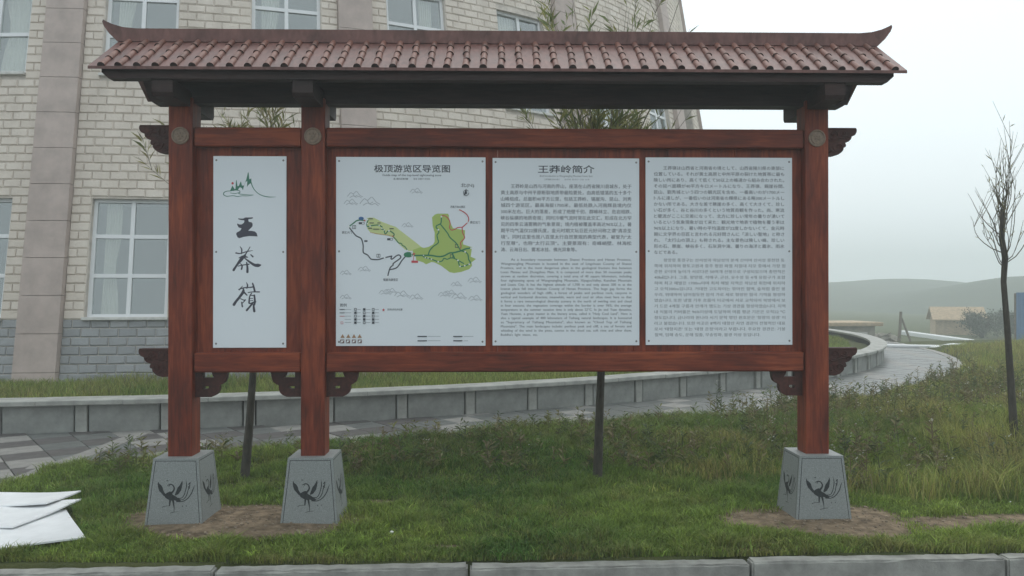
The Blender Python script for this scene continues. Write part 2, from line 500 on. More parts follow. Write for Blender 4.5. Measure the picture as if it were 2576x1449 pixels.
# kerb: long stones with open joints
kerb = empty("kerb"); kerb['kind'] = 'structure'
ka = math.atan(KSL)
k_me = None
jx = [-12.6, -11.0, -9.4, -7.8, -6.2, -4.6, -3.15, -1.76, -0.26, 1.45, 3.05, 4.6, 6.2, 7.8, 9.4, 11.0]
for i in range(len(jx) - 1):
    x0, x1 = jx[i] + 0.007, jx[i + 1] - 0.007
    bm = bmesh.new(); bmesh.ops.create_cube(bm, size=1)
    Lk = (x1 - x0) / math.cos(ka)
    for v in bm.verts: v.co = Vector((v.co.x * Lk, v.co.y * 0.11, v.co.z * 0.30))
    bmesh.ops.bevel(bm, geom=bm.edges[:], offset=0.012, segments=2, affect='EDGES')
    es = [e for e in bm.edges if e.calc_length() > 0.8]
    bmesh.ops.subdivide_edges(bm, edges=es, cuts=22)
    for v in bm.verts:
        v.co += Vector((0, random.uniform(-1, 1), random.uniform(-1, 1))) * 0.0035
    q = MB(); q.bm(bm)
    st = q.build("kerb_stone", M_kerb, kerb, smooth=False)
    xc = (x0 + x1) / 2
    st.location = (xc, kerb_y(xc) - 0.055, -0.145 + random.uniform(-0.006, 0.006))
    st.rotation_euler = (0, random.uniform(-0.002, 0.002), ka)

# ------------------------------------------------------------------ paving
paving = empty("paving"); paving['kind'] = 'structure'
mb = MB()
seg = 90
phis = [rad(-75 + 195 * i / seg) for i in range(seg + 1)]
def swing(ph): return 0.45 * float(sstep(rad(18), rad(44), ph))      # the wall is not quite a circle
def polar(r, ph, z=0.0): return (AX + r * math.sin(ph + PHI0), AY - r * math.cos(ph + PHI0), z)
PHI0 = -math.atan2(AX, AY) * -1.0      # bearing of the camera seen from the axis
PHI0 = math.atan2(-AX, AY)
for i in range(seg):
    mb.add([polar(RW - 0.3, phis[i], -0.02), polar(RW - 0.3, phis[i + 1], -0.02), polar(RP, phis[i + 1], -0.02), polar(RP, phis[i], -0.02)], [[0, 1, 2, 3]])
mb.add([(-14, 5.0, -0.024), (PATH_X, 6.6, -0.024), (PATH_X, 10.5, -0.024), (-14, 12.5, -0.024)], [[0, 1, 2, 3]])
bed = mb.build("paving_bed", simple("paving_joint_sand", (0.10, 0.095, 0.085), 0.9, noise=0.2, scale=15), paving)
# diagonal pavers
PS = 0.40
bm = bmesh.new(); bmesh.ops.create_cube(bm, size=1)
for v in bm.verts: v.co = Vector((v.co.x * (PS - 0.008), v.co.y * (PS - 0.008), v.co.z * 0.04 - 0.02))
bmesh.ops.bevel(bm, geom=[e for e in bm.edges if all(v.co.z > -0.01 for v in e.verts)], offset=0.004, segments=1, affect='EDGES')
pm = bpy.data.meshes.new("paver"); bm.to_mesh(pm); bm.free()
pav_meshes = []
for mt in (M_pav_l, M_pav_d, M_pav_m):
    me = pm.copy(); me.materials.append(mt); pav_meshes.append(me)
cand = []
ca, sa = math.cos(rad(38)), math.sin(rad(38))
for i in range(-80, 81):
    for j in range(-80, 81):
        x = -2 + PS * (i * ca - j * sa); y = 11 + PS * (i * sa + j * ca)
        r = math.hypot(x - AX, y - AY)
        if y < 4 or x < -11 or x > 14: continue
        inring = RW - 0.1 < r < RP - 0.05
        left = x < PATH_X - 0.02 and r > RW - 0.1 and y > 6.0 + 0.0 * x
        if not (inring or left): continue
        if abs(x) > 0.66 * y + 0.4: continue
        kind = 1 if (i + 2 * j) % 4 in (0, 1) and (i // 2 + j) % 2 == 0 else (0 if (i + j) % 2 == 0 else 2)
        if x > -1.0: kind = 2 if (i * 7 + j * 3) % 5 else 0
        cand.append((math.hypot(x, y), x, y, kind))
cand.sort()
for d, x, y, k in cand[:300]:
    p = bpy.data.objects.new("paver", pav_meshes[k]); COL.objects.link(p); p.parent = paving
    p.location = (x, y, random.uniform(-0.003, 0.003)); p.rotation_euler = (random.uniform(-.006, .006), random.uniform(-.006, .006), rad(38))
if len(cand) > 300:
    mb = MB()
    vs = [v.co.copy() for v in pm.vertices]; fs = [list(p.vertices) for p in pm.polygons]
    for d, x, y, k in cand[300:]:
        mb.add(vs, fs, k, Matrix.Translation((x, y, random.uniform(-.003, .003))) @ Matrix.Rotation(rad(38), 4, 'Z'))
    o = mb.build("far_pavers", [M_pav_l, M_pav_d, M_pav_m], paving); o['kind'] = 'stuff'
# edging stones along the lawn
q = MB(); q.box(-0.36, 0.36, -0.09, 0.09, -0.1, 0.012, bev=0.006)
e_me = q.mesh("edging_stone"); e_me.materials.append(M_pav_l)
for i in range(52):
    ph = rad(-13.0 + i * 1.995)
    x, y, _ = polar(RP - 0.09, ph)
    if x < PATH_X - 0.1: continue
    e = bpy.data.objects.new("edging_stone", e_me); COL.objects.link(e); e.parent = paving
    e.location = (x, y, random.uniform(-.004, .004)); e.rotation_euler = (0, 0, ph + PHI0)
for i in range(5):
    e = bpy.data.objects.new("edging_stone", e_me); COL.objects.link(e); e.parent = paving
    e.location = (PATH_X - 0.05, 6.35 + i * 0.728, random.uniform(-.004, .004)); e.rotation_euler = (0, 0, rad(90))

# ------------------------------------------------------------------ terrace wall of panels, piers and cap stones
wall = empty("terrace_wall", (AX, AY, 0))
tag(wall, "low curved grey stone wall with pale cap stones around the round building", "wall")
STEP = 0.95 / RW
q = MB(); q.box(-0.392, 0.392, -0.03, 0.03, -0.08, 0.325, bev=0.012); pa = q.mesh("wall_panel"); pa.materials.append(M_panel)
q = MB(); q.box(-0.065, 0.065, -0.06, 0.06, -0.08, 0.323, bev=0.008); pi_ = q.mesh("pier"); pi_.materials.append(M_cap)
q = MB(); q.box(-0.478, 0.478, -0.19, 0.19, 0.0, 0.062, bev=0.008); cp = q.mesh("cap_stone"); cp.materials.append(M_cap)
mb = MB()
for i in range(-14, 37):
    a0, a1 = i * STEP + PHI0, (i + 1) * STEP + PHI0
    mb.add([((RW + swing(a_ - PHI0) - rr_) * math.sin(a_), -(RW + swing(a_ - PHI0) - rr_) * math.cos(a_), z_) for a_ in (a0, a1) for rr_, z_ in ((.085, -.1), (.085, .318), (.22, .318), (.22, -.1))],
           [[0, 1, 5, 4], [1, 2, 6, 5], [2, 3, 7, 6]])
mb.build("wall_core", simple("gap_shade", (0.05, 0.05, 0.048), 0.95), wall)  # backing behind the panels; shade of the gaps put into its dark colour
for i in range(-13, 36):
    ph = i * STEP + 0.012
    for nm, me, r, dp, z in (("wall_panel", pa, RW - 0.045, 0, 0), ("pier", pi_, RW - 0.06, STEP / 2, 0), ("cap_stone", cp, RW - 0.12, 0.5 * STEP, 0.322)):
        a = ph + dp + PHI0
        r += swing(ph + dp)
        w = bpy.data.objects.new(nm, me); COL.objects.link(w); w.parent = wall
        w.location = (r * math.sin(a), -r * math.cos(a), z + random.uniform(-.002, .002)); w.rotation_euler = (0, 0, a)

# ------------------------------------------------------------------ round battered building
BAT = 0.16
def Rb(z): return 14.2 + BAT * (6.5 + EYE - z)
bld = empty("round_building", (AX, AY, 0))
tag(bld, "round building of cream split stone with leaning pillars and white windows", "building")
BZ0, BZ1 = 0.0, 12.4
PIL0, PSTEP = -13.1, 18.9
pillars = [PIL0 + PSTEP * k for k in range(-1, 5)]
PHW = 1.22                      # half width of a pillar in degrees
WHW = 2.34                      # half width of a window
wins = [p + d for p in pillars for d in (4.75, 14.15)]
rows_w = [(1.23, 3.18), (5.28, 7.34)]
def cone(ph_deg, z, off=0.0):
    a = rad(ph_deg) + PHI0; r = Rb(z) + off
    return Vector((r * math.sin(a), -r * math.cos(a), z))
PH_A, PH_B = pillars[0], 80.0
# core with window openings
mb = MB()
edges = {PH_A - 2, PH_B}
for w in wins: edges |= {w - WHW, w + WHW}
k = PH_A
while k < PH_B: edges.add(k); k += 1.5
edges = sorted(e for e in edges if PH_A - 2 <= e <= PH_B)
zs = sorted({-0.3, BZ1, *[z for r in rows_w for z in r]})
for i in range(len(edges) - 1):
    a, b = edges[i], edges[i + 1]; mid = (a + b) / 2
    for j in range(len(zs) - 1):
        z0, z1 = zs[j], zs[j + 1]
        if any(abs(mid - w) < WHW for w in wins) and (z0, z1) in rows_w: continue
        mb.add([cone(a, z0), cone(b, z0), cone(b, z1), cone(a, z1)], [[0, 1, 2, 3]])
    mb.add([cone(a, BZ1), cone(b, BZ1), cone(b, BZ1, -1.5), cone(a, BZ1, -1.5)], [[0, 1, 2, 3]])
# reveals
for w in wins:
    for z0, z1 in rows_w:
        c = [(w - WHW, z0), (w + WHW, z0), (w + WHW, z1), (w - WHW, z1)]
        for t in range(4):
            (p0, q0), (p1, q1) = c[t], c[(t + 1) % 4]
            mb.add([cone(p0, q0), cone(p1, q1), cone(p1, q1, -0.3), cone(p0, q0, -0.3)], [[0, 1, 2, 3]])
core = mb.build("wall", M_mortar, bld, recalc=False)
# the hidden rest of the drum, so that it stands as a whole
mb = MB()
n = 40
for i in range(n):
    a = PH_B + (360 - PH_B + PH_A - 2) * i / n; b = PH_B + (360 - PH_B + PH_A - 2) * (i + 1) / n
    mb.add([cone(a, -0.3), cone(b, -0.3), cone(b, BZ1), cone(a, BZ1)], [[0, 1, 2, 3]])
mb.add([cone(360 * i / 60, BZ1, -1.4) for i in range(60)], [list(range(60))])
mb.build("rear_wall", M_brick, bld, recalc=False)
mb = MB()
for i in range(70):
    a = PH_A - 2 + (PH_B - PH_A + 2) * i / 70; b = PH_A - 2 + (PH_B - PH_A + 2) * (i + 1) / 70
    pr = [(0.0, BZ1 - 0.35), (0.22, BZ1 - 0.30), (0.22, BZ1 - 0.12), (0.36, BZ1 - 0.05), (0.36, BZ1 + 0.12), (-0.3, BZ1 + 0.12)]
    for t in range(len(pr) - 1):
        mb.add([cone(a, pr[t][1], pr[t][0]), cone(b, pr[t][1], pr[t][0]), cone(b, pr[t + 1][1], pr[t + 1][0]), cone(a, pr[t + 1][1], pr[t + 1][0])], [[0, 1, 2, 3]])
mb.build("cornice", M_pillar, bld, recalc=False)

# split-faced stones
RH, BL = 0.1435, 0.283
bv = [(-.5, 0, -.5), (.5, 0, -.5), (.5, 0, .5), (-.5, 0, .5), (-.445, -1, -.37), (.445, -1, -.37), (.445, -1, .39), (-.445, -1, .39)]
bf = [[4, 5, 6, 7], [0, 1, 5, 4], [1, 2, 6, 5], [2, 3, 7, 6], [3, 0, 4, 7]]
def brick_mesh(name, mt, seed):
    r = random.Random(seed)
    vs = [Vector(v) for v in bv]
    for v in vs[4:]: v.x += r.uniform(-.03, .03); v.z += r.uniform(-.05, .05); v.y += r.uniform(-.25, .25)
    me = bpy.data.meshes.new(name); me.from_pydata(vs, [], bf); me.materials.append(mt)
    return me
b_me = {0: [brick_mesh("brick", M_brick, s) for s in range(5)], 1: [brick_mesh("brick", M_brick_g, s + 50) for s in range(5)]}
bricks = []
cosb = 1 / math.sqrt(1 + BAT * BAT)
nrow = int((BZ1 - 0.35 + 0.2) / (RH * cosb))
for rI in range(nrow):
    zc = -0.2 + (rI + 0.5) * RH * cosb
    if zc < -0.1: continue
    grey = 1 if zc < 1.23 else 0
    blocks = [(p - PHW, p + PHW) for p in pillars]
    for z0, z1 in rows_w:
        if z0 - RH * 0.4 < zc < z1 + RH * 0.35: blocks += [(w - WHW - 0.02, w + WHW + 0.02) for w in wins]
    blocks.sort()
    cur = PH_A; spans = []
    for a, b in blocks:
        if a > cur: spans.append((cur, a))
        cur = max(cur, b)
    if cur < 72: spans.append((cur, 72))
    R = Rb(zc); dl = math.degrees(BL / R)
    for a, b in spans:
        s = a; first = True
        while s < b - 0.05:
            L = dl * (0.5 if (first and rI % 2) else 1.0)
            e = min(s + L, b)
            if b - e < dl * 0.22: e = b
            bricks.append(((s + e) / 2, zc, (e - s), grey)); s = e; first = False
def brick_M(ph, zc, dph, grow=0.0):
    a = rad(ph) + PHI0
    R = Rb(zc)
    w = rad(dph) * R - 0.007; h = RH - 0.007
    rot = Matrix.Rotation(a, 4, 'Z') @ Matrix.Rotation(math.atan(BAT) * -1.0, 4, 'X')
    return Matrix.Translation(cone(ph, zc)) @ rot @ Matrix.Diagonal((w, 0.021, h, 1))
def proj(p):
    X, Y, Z = p.x + AX, p.y + AY, p.z
    return 1288 + 2050 * X / Y, 735 - 2050 * (Z - EYE) / Y
def score(b):
    x, y = proj(cone(b[0], b[1]))
    vis = -20 < x < 440 and -10 < y < 965
    return (0 if vis else 1, abs(x - 200) + 0.2 * abs(y - 600))
bricks.sort(key=score)
for (ph, zc, dph, g) in bricks[:300]:
    o = bpy.data.objects.new("brick", random.choice(b_me[g])); COL.objects.link(o); o.parent = core
    o.matrix_local = brick_M(ph, zc, dph)
for g, nm, mt in ((0, "upper_bricks", M_brick), (1, "lower_bricks", M_brick_g)):
    V, F, A = [], [], []
    for (ph, zc, dph, gg) in bricks[300:]:
        if gg != g: continue
        M = brick_M(ph, zc, dph); n = len(V)
        rv = random.random()
        for t, v in enumerate(bv):
            v = Vector(v)
            if t > 3: v += Vector((random.uniform(-.03, .03), random.uniform(-.25, .25), random.uniform(-.05, .05)))
            V.append(tuple(M @ v)); A.append(rv)
        F += [[i + n for i in f] for f in bf]
    me = bpy.data.meshes.new(nm); me.from_pydata(V, [], F)
    at = me.attributes.new("rnd", 'FLOAT', 'POINT'); at.data.foreach_set("value", A)
    o = link(nm, me, mt, core); o['kind'] = 'stuff'

# pillars of stacked blocks
for p in pillars:
    pe = empty("pillar", (0, 0, 0), parent=bld)
    z = -0.2; kk = 0
    while z < BZ1 - 0.3:
        z1 = min(z + 0.60, BZ1 - 0.3)
        q = MB()
        a, b = p - PHW, p + PHW
        g = 0.004
        o0 = 0.13
        q.add([cone(a, z + g, -0.02), cone(b, z + g, -0.02), cone(b, z1 - g, -0.02), cone(a, z1 - g, -0.02),
               cone(a + .02, z + g, o0), cone(p - .6, z + g, o0 + .005), cone(p + .6, z + g, o0 + .005), cone(b - .02, z + g, o0),
               cone(b - .02, z1 - g, o0), cone(p + .6, z1 - g, o0 + .005), cone(p - .6, z1 - g, o0 + .005), cone(a + .02, z1 - g, o0)],
              [[4, 5, 10, 11], [5, 6, 9, 10], [6, 7, 8, 9], [0, 4, 11, 3], [7, 1, 2, 8], [0, 1, 7, 6, 5, 4], [3, 11, 10, 9, 8, 2]])
        q.build("pillar_block", M_pillar, pe)
        z = z1

# windows
def window(parent, ph, z0, z1, seed):
    r = random.Random(seed)
    zc = (z0 + z1) / 2
    a = rad(ph) + PHI0
    w = rad(WHW) * Rb(zc)            # half width
    h = (z1 - z0) / 2 / cosb
    we = empty("window", (0, 0, 0), parent=parent)
    we.matrix_local = Matrix.Translation(cone(ph, zc, -0.13)) @ Matrix.Rotation(a, 4, 'Z') @ Matrix.Rotation(-math.atan(BAT), 4, 'X')
    t = 0.032
    q = MB()
    q.box(-w, -w + 2 * t, -.03, .03, -h, h); q.box(w - 2 * t, w, -.03, .03, -h, h)
    q.box(-w + 2 * t, w - 2 * t, -.03, .03, h - 2 * t, h); q.box(-w + 2 * t, w - 2 * t, -.03, .03, -h, -h + 2 * t)
    q.box(-t, t, -.032, .032, -h + 2 * t, h - 2 * t)
    bars = [h * 0.36, -h * 0.30]
    for bz in bars:
        q.box(-w + 2 * t, -t, -.028, .028, bz - t, bz + t); q.box(t, w - 2 * t, -.028, .028, bz - t, bz + t)
    q.build("window_frame", M_frame, we)
    zz = [-h + 2 * t, bars[1] - t, bars[1] + t, bars[0] - t, bars[0] + t, h - 2 * t]
    for x0, x1 in ((-w + 2 * t, -t), (t, w - 2 * t)):
        for k in range(3):
            q = MB(); q.add([(x0, 0, zz[2 * k]), (x1, 0, zz[2 * k]), (x1, 0, zz[2 * k + 1]), (x0, 0, zz[2 * k + 1])], [[0, 1, 2, 3]])
            q.build("pane", M_glass, we)
    q = MB()
    q.box(-w - 0.03, w + 0.03, -.20, .02, -h - 0.055, -h - 0.004, bev=.006)
    q.build("sill", M_sill, we)
    # curtain: a folded cloth drawn to one side
    q = MB()
    side_ = r.choice((1, 1, 1, -1))
    n = 26; cw = w * r.uniform(0.30, 0.80); xo = -w + 2 * t + 0.02 + r.uniform(0, .1)
    vs = []
    for i in range(n + 1):
        for j in range(9):
            zt = -h + 2 * h * j / 8
            squeeze = 1.0 - 0.28 * math.exp(-((zt + 0.15 * h) / (0.35 * h)) ** 2) * r.uniform(.98, 1.0)
            x = (xo + cw * i / n * squeeze) * side_
            vs.append((x, 0.14 + 0.03 * math.sin(i * 1.55 + 0.3 * j), zt))
    fs = [[i * 9 + j, (i + 1) * 9 + j, (i + 1) * 9 + j + 1, i * 9 + j + 1] for i in range(n) for j in range(8)]
    q.add(vs, fs); q.build("curtain", M_curtain, we, smooth=True, recalc=False)
    q = MB()
    D = 1.6
    q.add([(-w - .3, .25, -h - .3), (w + .3, .25, -h - .3), (w + .3, .25, h + .3), (-w - .3, .25, h + .3), (-w - .3, D, -h - .3), (w + .3, D, -h - .3), (w + .3, D, h + .3), (-w - .3, D, h + .3)],
          [[4, 5, 6, 7], [0, 1, 5, 4], [2, 3, 7, 6], [1, 2, 6, 5], [3, 0, 4, 7]])
    q.build("room_interior", M_room, we)
for i, w in enumerate(wins):
    if not (-20 < w < 45): continue
    for j, (z0, z1) in enumerate(rows_w):
        window(bld, w, z0, z1, i * 10 + j)

# ------------------------------------------------------------------ the roofed notice board
sign = empty("notice_board", (-2.364, 5.885, 0), rad(1.19))
tag(sign, "roofed red-brown wooden notice board with four white panels on three stone feet", "notice board")
PX = [0.0, 0.940, 4.571]
HP = 0.085
for px in PX:
    q = MB(); q.box(px - HP, px + HP, -HP, HP, 0.46, 3.04, bev=0.005)
    post = q.build("post", M_wood_v, sign)
    # round medallion
    q = MB()
    n = 32
    prof = [(0.062, 0.0), (0.062, -0.008), (0.057, -0.011), (0.051, -0.009), (0.049, -0.005), (0.045, -0.005), (0.043, -0.010), (0.0, -0.010)]
    vs = []
    for r_, y_ in prof[:-1]:
        vs += [(px + r_ * math.cos(2 * math.pi * k / n), -HP + y_, 2.765 + r_ * math.sin(2 * math.pi * k / n)) for k in range(n)]
    fs = [[i * n + k, i * n + (k + 1) % n, (i + 1) * n + (k + 1) % n, (i + 1) * n + k] for i in range(len(prof) - 2) for k in range(n)]
    fs.append([(len(prof) - 2) * n + k for k in range(n)])
    q.add(vs, fs)
    for cx, cz, sx, sz, an in ((-.012, -.004, .014, .008, .5), (.012, -.008, .016, .006, -.2), (0, .014, .008, .013, 0), (-.004, -.024, .015, .007, .1), (.018, .012, .006, .010, -.5), (-.022, .014, .006, .009, .5)):
        m8 = 12
        ring = [(px + cx + sx * math.cos(2 * math.pi * k / m8) * math.cos(an) - sz * math.sin(2 * math.pi * k / m8) * math.sin(an), 2.765 + cz + sx * math.cos(2 * math.pi * k / m8) * math.sin(an) + sz * math.sin(2 * math.pi * k / m8) * math.cos(an)) for k in range(m8)]
        vs = [(x, -HP - .0099, z) for x, z in ring] + [(px + cx, -HP - .0155, 2.765 + cz)]
        q.add(vs, [[k, (k + 1) % m8, m8] for k in range(m8)])
    q.build("medallion", M_medal, post, smooth=False)

# stone feet
BIRD_POLY = [
    [(215, 310), (235, 370), (300, 420), (345, 480), (365, 560), (400, 630), (460, 690), (430, 740), (380, 720), (320, 650), (250, 580), (215, 480), (200, 380)],
    [(400, 700), (470, 640), (560, 600), (620, 620), (640, 690), (720, 730), (800, 790), (870, 830), (880, 870), (800, 890), (700, 850), (620, 860), (540, 840), (470, 800), (420, 760)],
    [(905, 290), (915, 380), (900, 470), (880, 570), (800, 680), (720, 720), (700, 690), (740, 590), (770, 500), (830, 430)]]
BIRD_STROKE = [
    [(600, 650, 60), (660, 580, 50), (680, 510, 42), (640, 430, 34), (570, 400, 30), (500, 425, 24), (468, 437, 4)],
    [(560, 410, 18), (530, 455, 14), (515, 480, 4)],
    [(760, 790, 26), (890, 790, 22), (960, 715, 24), (1005, 580, 24), (1030, 430, 28), (1010, 280, 6)],
    [(800, 835, 22), (950, 825, 20), (1045, 700, 24), (1080, 560, 22), (1110, 480, 30), (1135, 350, 14)],
    [(760, 885, 26), (920, 885, 24), (1060, 812, 26), (1170, 670, 28), (1220, 540, 26), (1262, 425, 6)],
    [(1090, 400, 26), (1130, 350, 26)], [(1085, 470, 30), (1110, 510, 30)],
    [(575, 845, 54), (565, 1000, 34)], [(570, 1010, 14), (450, 1010, 12), (360, 1040, 18)],
    [(660, 855, 60), (680, 960, 44), (697, 1060, 24), (702, 1170, 14)], [(590, 1208, 16), (700, 1182, 14), (822, 1170, 8)],
    [(455, 295, 20), (500, 298, 20)], [(925, 1005, 18), (940, 1030, 18)], [(1040, 1000, 18), (1052, 1020, 14)]]

def ribbon(pts):
    """quad strip for a stroke of (x, y, width) points, smoothed"""
    P_ = []
    for i in range(len(pts) - 1):
        p0 = pts[max(i - 1, 0)]; p1 = pts[i]; p2 = pts[i + 1]; p3 = pts[min(i + 2, len(pts) - 1)]
        for s in range(5):
            t = s / 5
            P_.append(tuple(0.5 * (2 * p1[k] + (p2[k] - p0[k]) * t + (2 * p0[k] - 5 * p1[k] + 4 * p2[k] - p3[k]) * t * t + (3 * p1[k] - p0[k] - 3 * p2[k] + p3[k]) * t ** 3) for k in range(3)))
    P_.append(pts[-1])
    vs = []
    for i, p in enumerate(P_):
        a = P_[max(i - 1, 0)]; b = P_[min(i + 1, len(P_) - 1)]
        dx, dy = b[0] - a[0], b[1] - a[1]; L = math.hypot(dx, dy) or 1
        nx, ny = -dy / L * p[2] / 2, dx / L * p[2] / 2
        vs += [(p[0] + nx, p[1] + ny), (p[0] - nx, p[1] - ny)]
    fs = [[2 * i, 2 * i + 1, 2 * i + 3, 2 * i + 2] for i in range(len(P_) - 1)]
    # rounded ends
    for e, nb in ((0, 1), (len(P_) - 1, len(P_) - 2)):
        p = P_[e]; r_ = p[2] / 2
        if r_ <= 0: continue
        dx, dy = p[0] - P_[nb][0], p[1] - P_[nb][1]; an = math.atan2(dy, dx); n0 = len(vs)
        arc = [(p[0] + r_ * math.cos(an + math.pi * (k / 6 - .5)), p[1] + r_ * math.sin(an + math.pi * (k / 6 - .5))) for k in range(7)]
        vs += arc; fs.append(list(range(n0, n0 + 7)))
    return vs, fs

class Print:
    """flat printed shapes; each new shape lies a hair above the last"""
    def __init__(s, f, lift=3e-5): s.mb = MB(); s.f = f; s.k = 0; s.lift = lift
    def poly(s, pts):
        s.k += 1
        tr = tessellate_polygon([[Vector((p[0], p[1], 0)) for p in pts]])
        s.mb.add([s.f(p[0], p[1], s.k * s.lift) for p in pts], [list(t) for t in tr])
    def stroke(s, pts):
        s.k += 1
        vs, fs = ribbon(pts); s.mb.add([s.f(p[0], p[1], s.k * s.lift) for p in vs], fs)
    def disc(s, x, y, r, n=20, ry=None):
        s.poly([(x + r * math.cos(2 * math.pi * k / n), y + (ry or r) * math.sin(2 * math.pi * k / n)) for k in range(n)])
    def rect(s, x0, y0, x1, y1): s.poly([(x0, y0), (x1, y0), (x1, y1), (x0, y1)])
    def build(s, name, mat, parent): return s.mb.build(name, mat, parent, recalc=False)

PB, PT, PHt = 0.208, 0.157, 0.483
for px in PX:
    bm = bmesh.new()
    vb = [bm.verts.new((px + sx * PB, sy * PB, -0.06)) for sx, sy in ((-1, -1), (1, -1), (1, 1), (-1, 1))]
    vt = [bm.verts.new((px + sx * PT, sy * PT, PHt)) for sx, sy in ((-1, -1), (1, -1), (1, 1), (-1, 1))]
    bm.faces.new(vt); bm.faces.new(list(reversed(vb)))
    sides = [bm.faces.new((vb[i], vb[(i + 1) % 4], vt[(i + 1) % 4], vt[i])) for i in range(4)]
    bmesh.ops.recalc_face_normals(bm, faces=bm.faces[:])
    bmesh.ops.inset_individual(bm, faces=sides, thickness=0.022, depth=0)
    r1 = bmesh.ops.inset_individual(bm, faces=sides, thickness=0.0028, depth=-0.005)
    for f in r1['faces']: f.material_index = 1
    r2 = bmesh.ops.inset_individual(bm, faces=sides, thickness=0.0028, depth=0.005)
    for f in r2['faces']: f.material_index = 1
    me = bpy.data.meshes.new("stone_foot"); bm.to_mesh(me); bm.free()
    foot = link("stone_foot", me, [M_granite, M_groove], sign)
    for rot in (0, 90, -90):
        R_ = Matrix.Translation((px, 0, 0)) @ Matrix.Rotation(rad(rot), 4, 'Z')
        def fm(x, y, lift, R_=R_):
            u = (x - 690) * 0.0002423; z = 0.233 - (y - 700) * 0.0002423
            w_ = PB + (PT - PB) * (z + .06) / (PHt + .06)
            return tuple(R_ @ Vector((u, -w_ - 0.0006 - lift, z)))
        pr = Print(fm)
        for p in BIRD_POLY: pr.poly(p)
        for s_ in BIRD_STROKE: pr.stroke(s_)
        pr.build("bird_emblem", M_ink, foot)

# rails, back panels
for x0, x1 in ((PX[0] + HP, PX[1] - HP), (PX[1] + HP, PX[2] - HP)):
    q = MB(); q.box(x0 + .003, x1 - .003, -0.068, 0.068, 2.695, 2.832, bev=0.008); q.build("upper_rail", M_wood_h, sign)
    q = MB(); q.box(x0 + .003, x1 - .003, -0.068, 0.068, 1.076, 1.218, bev=0.010); q.build("lower_rail", M_wood_h, sign)
    nb = max(1, round((x1 - x0) / 0.24))
    for k in range(nb):
        a = x0 + (x1 - x0) * k / nb; b = x0 + (x1 - x0) * (k + 1) / nb
        q = MB(); q.box(a + .0005, b - .0005, -0.012 + random.uniform(-.001, .001), 0.03, 1.21, 2.70, bev=.002); q.build("back_plank", M_wood_v, sign)

# carved side ears and corner brackets
EAR = [(800, 345), (1820, 345), (1850, 390), (1855, 460), (1835, 520), (1790, 585), (1680, 635), (1672, 690), (1640, 745), (1580, 800), (1460, 840), (1485, 890), (1495, 945), (1470, 985), (1415, 1000), (1405, 1080), (1350, 1150), (1250, 1225), (1080, 1275), (800, 1262)]
def circ(cx, cy, r, n=10): return [(cx + r * math.cos(2 * math.pi * k / n), cy + r * math.sin(2 * math.pi * k / n)) for k in range(n)]
def spiral(cx, cy, r0, r1, a0, turns, n=22):
    return [(cx + (r0 + (r1 - r0) * k / n) * math.cos(a0 + turns * 2 * math.pi * k / n), cy + (r0 + (r1 - r0) * k / n) * math.sin(a0 + turns * 2 * math.pi * k / n)) for k in range(n + 1)]
S_E = 0.0002204
def ear(xf, ztop, sgn):
    cv = lambda p: (xf + sgn * (p[0] - 800) * S_E, ztop - (p[1] - 345) * S_E)
    q = MB()
    q.prism([[cv(p) for p in EAR], [cv(p) for p in circ(892, 462, 24)], [cv(p) for p in circ(1180, 455, 18)]], -0.028, 0.028)
    for sp in (spiral(1090, 560, 20, 170, 0.3, 1.3), spiral(1250, 980, 20, 190, 1.2, 1.35), spiral(1420, 520, 15, 110, 2.0, 1.1), spiral(960, 1090, 10, 110, 4.0, 1.1), spiral(1540, 690, 10, 90, 0, 1.0)):
        for yy in (-0.030, 0.030):
            q.tube([(cv(p)[0], yy, cv(p)[1]) for p in sp], [0.0045] * len(sp), seg=5)
    q.tube([(cv(p)[0], -0.029, cv(p)[1]) for p in ((820, 660), (900, 730), (1010, 790), (1150, 760), (1300, 690), (1420, 690))], 0.006, seg=5)
    q.tube([(cv(p)[0], -0.029, cv(p)[1]) for p in ((810, 385), (1300, 385), (1800, 385))], 0.004, seg=5)
    q.build("carved_ear", M_carve, sign)
for zt in (2.853, 1.246):
    ear(PX[0] - HP, zt, -1); ear(PX[2] + HP, zt, 1)
QT = [(1560, 732), (2400, 732), (2372, 800), (2360, 900), (2320, 1000), (2250, 1050), (2180, 1085), (2178, 1180), (2150, 1270), (2090, 1330), (1980, 1385), (1560, 1388)]
QH1 = [(1760, 750), (1985, 750), (2005, 820), (2050, 885), (1760, 890)]
QH2 = [(1770, 1110), (1910, 1105), (1915, 1150), (1880, 1175), (1770, 1180)]
S_Q = 0.0002784
def queti(xf, ztop, sgn):
    cv = lambda p: (xf + sgn * (p[0] - 1560) * S_Q, ztop - (p[1] - 732) * S_Q)
    q = MB(); q.prism([[cv(p) for p in QT], [cv(p) for p in QH1], [cv(p) for p in QH2]], -0.024, 0.024)
    q.build("corner_bracket", M_carve, sign)
queti(PX[0] + HP, 1.078, 1); queti(PX[1] - HP, 1.078, -1); queti(PX[1] + HP, 1.078, 1); queti(PX[2] - HP, 1.078, -1)

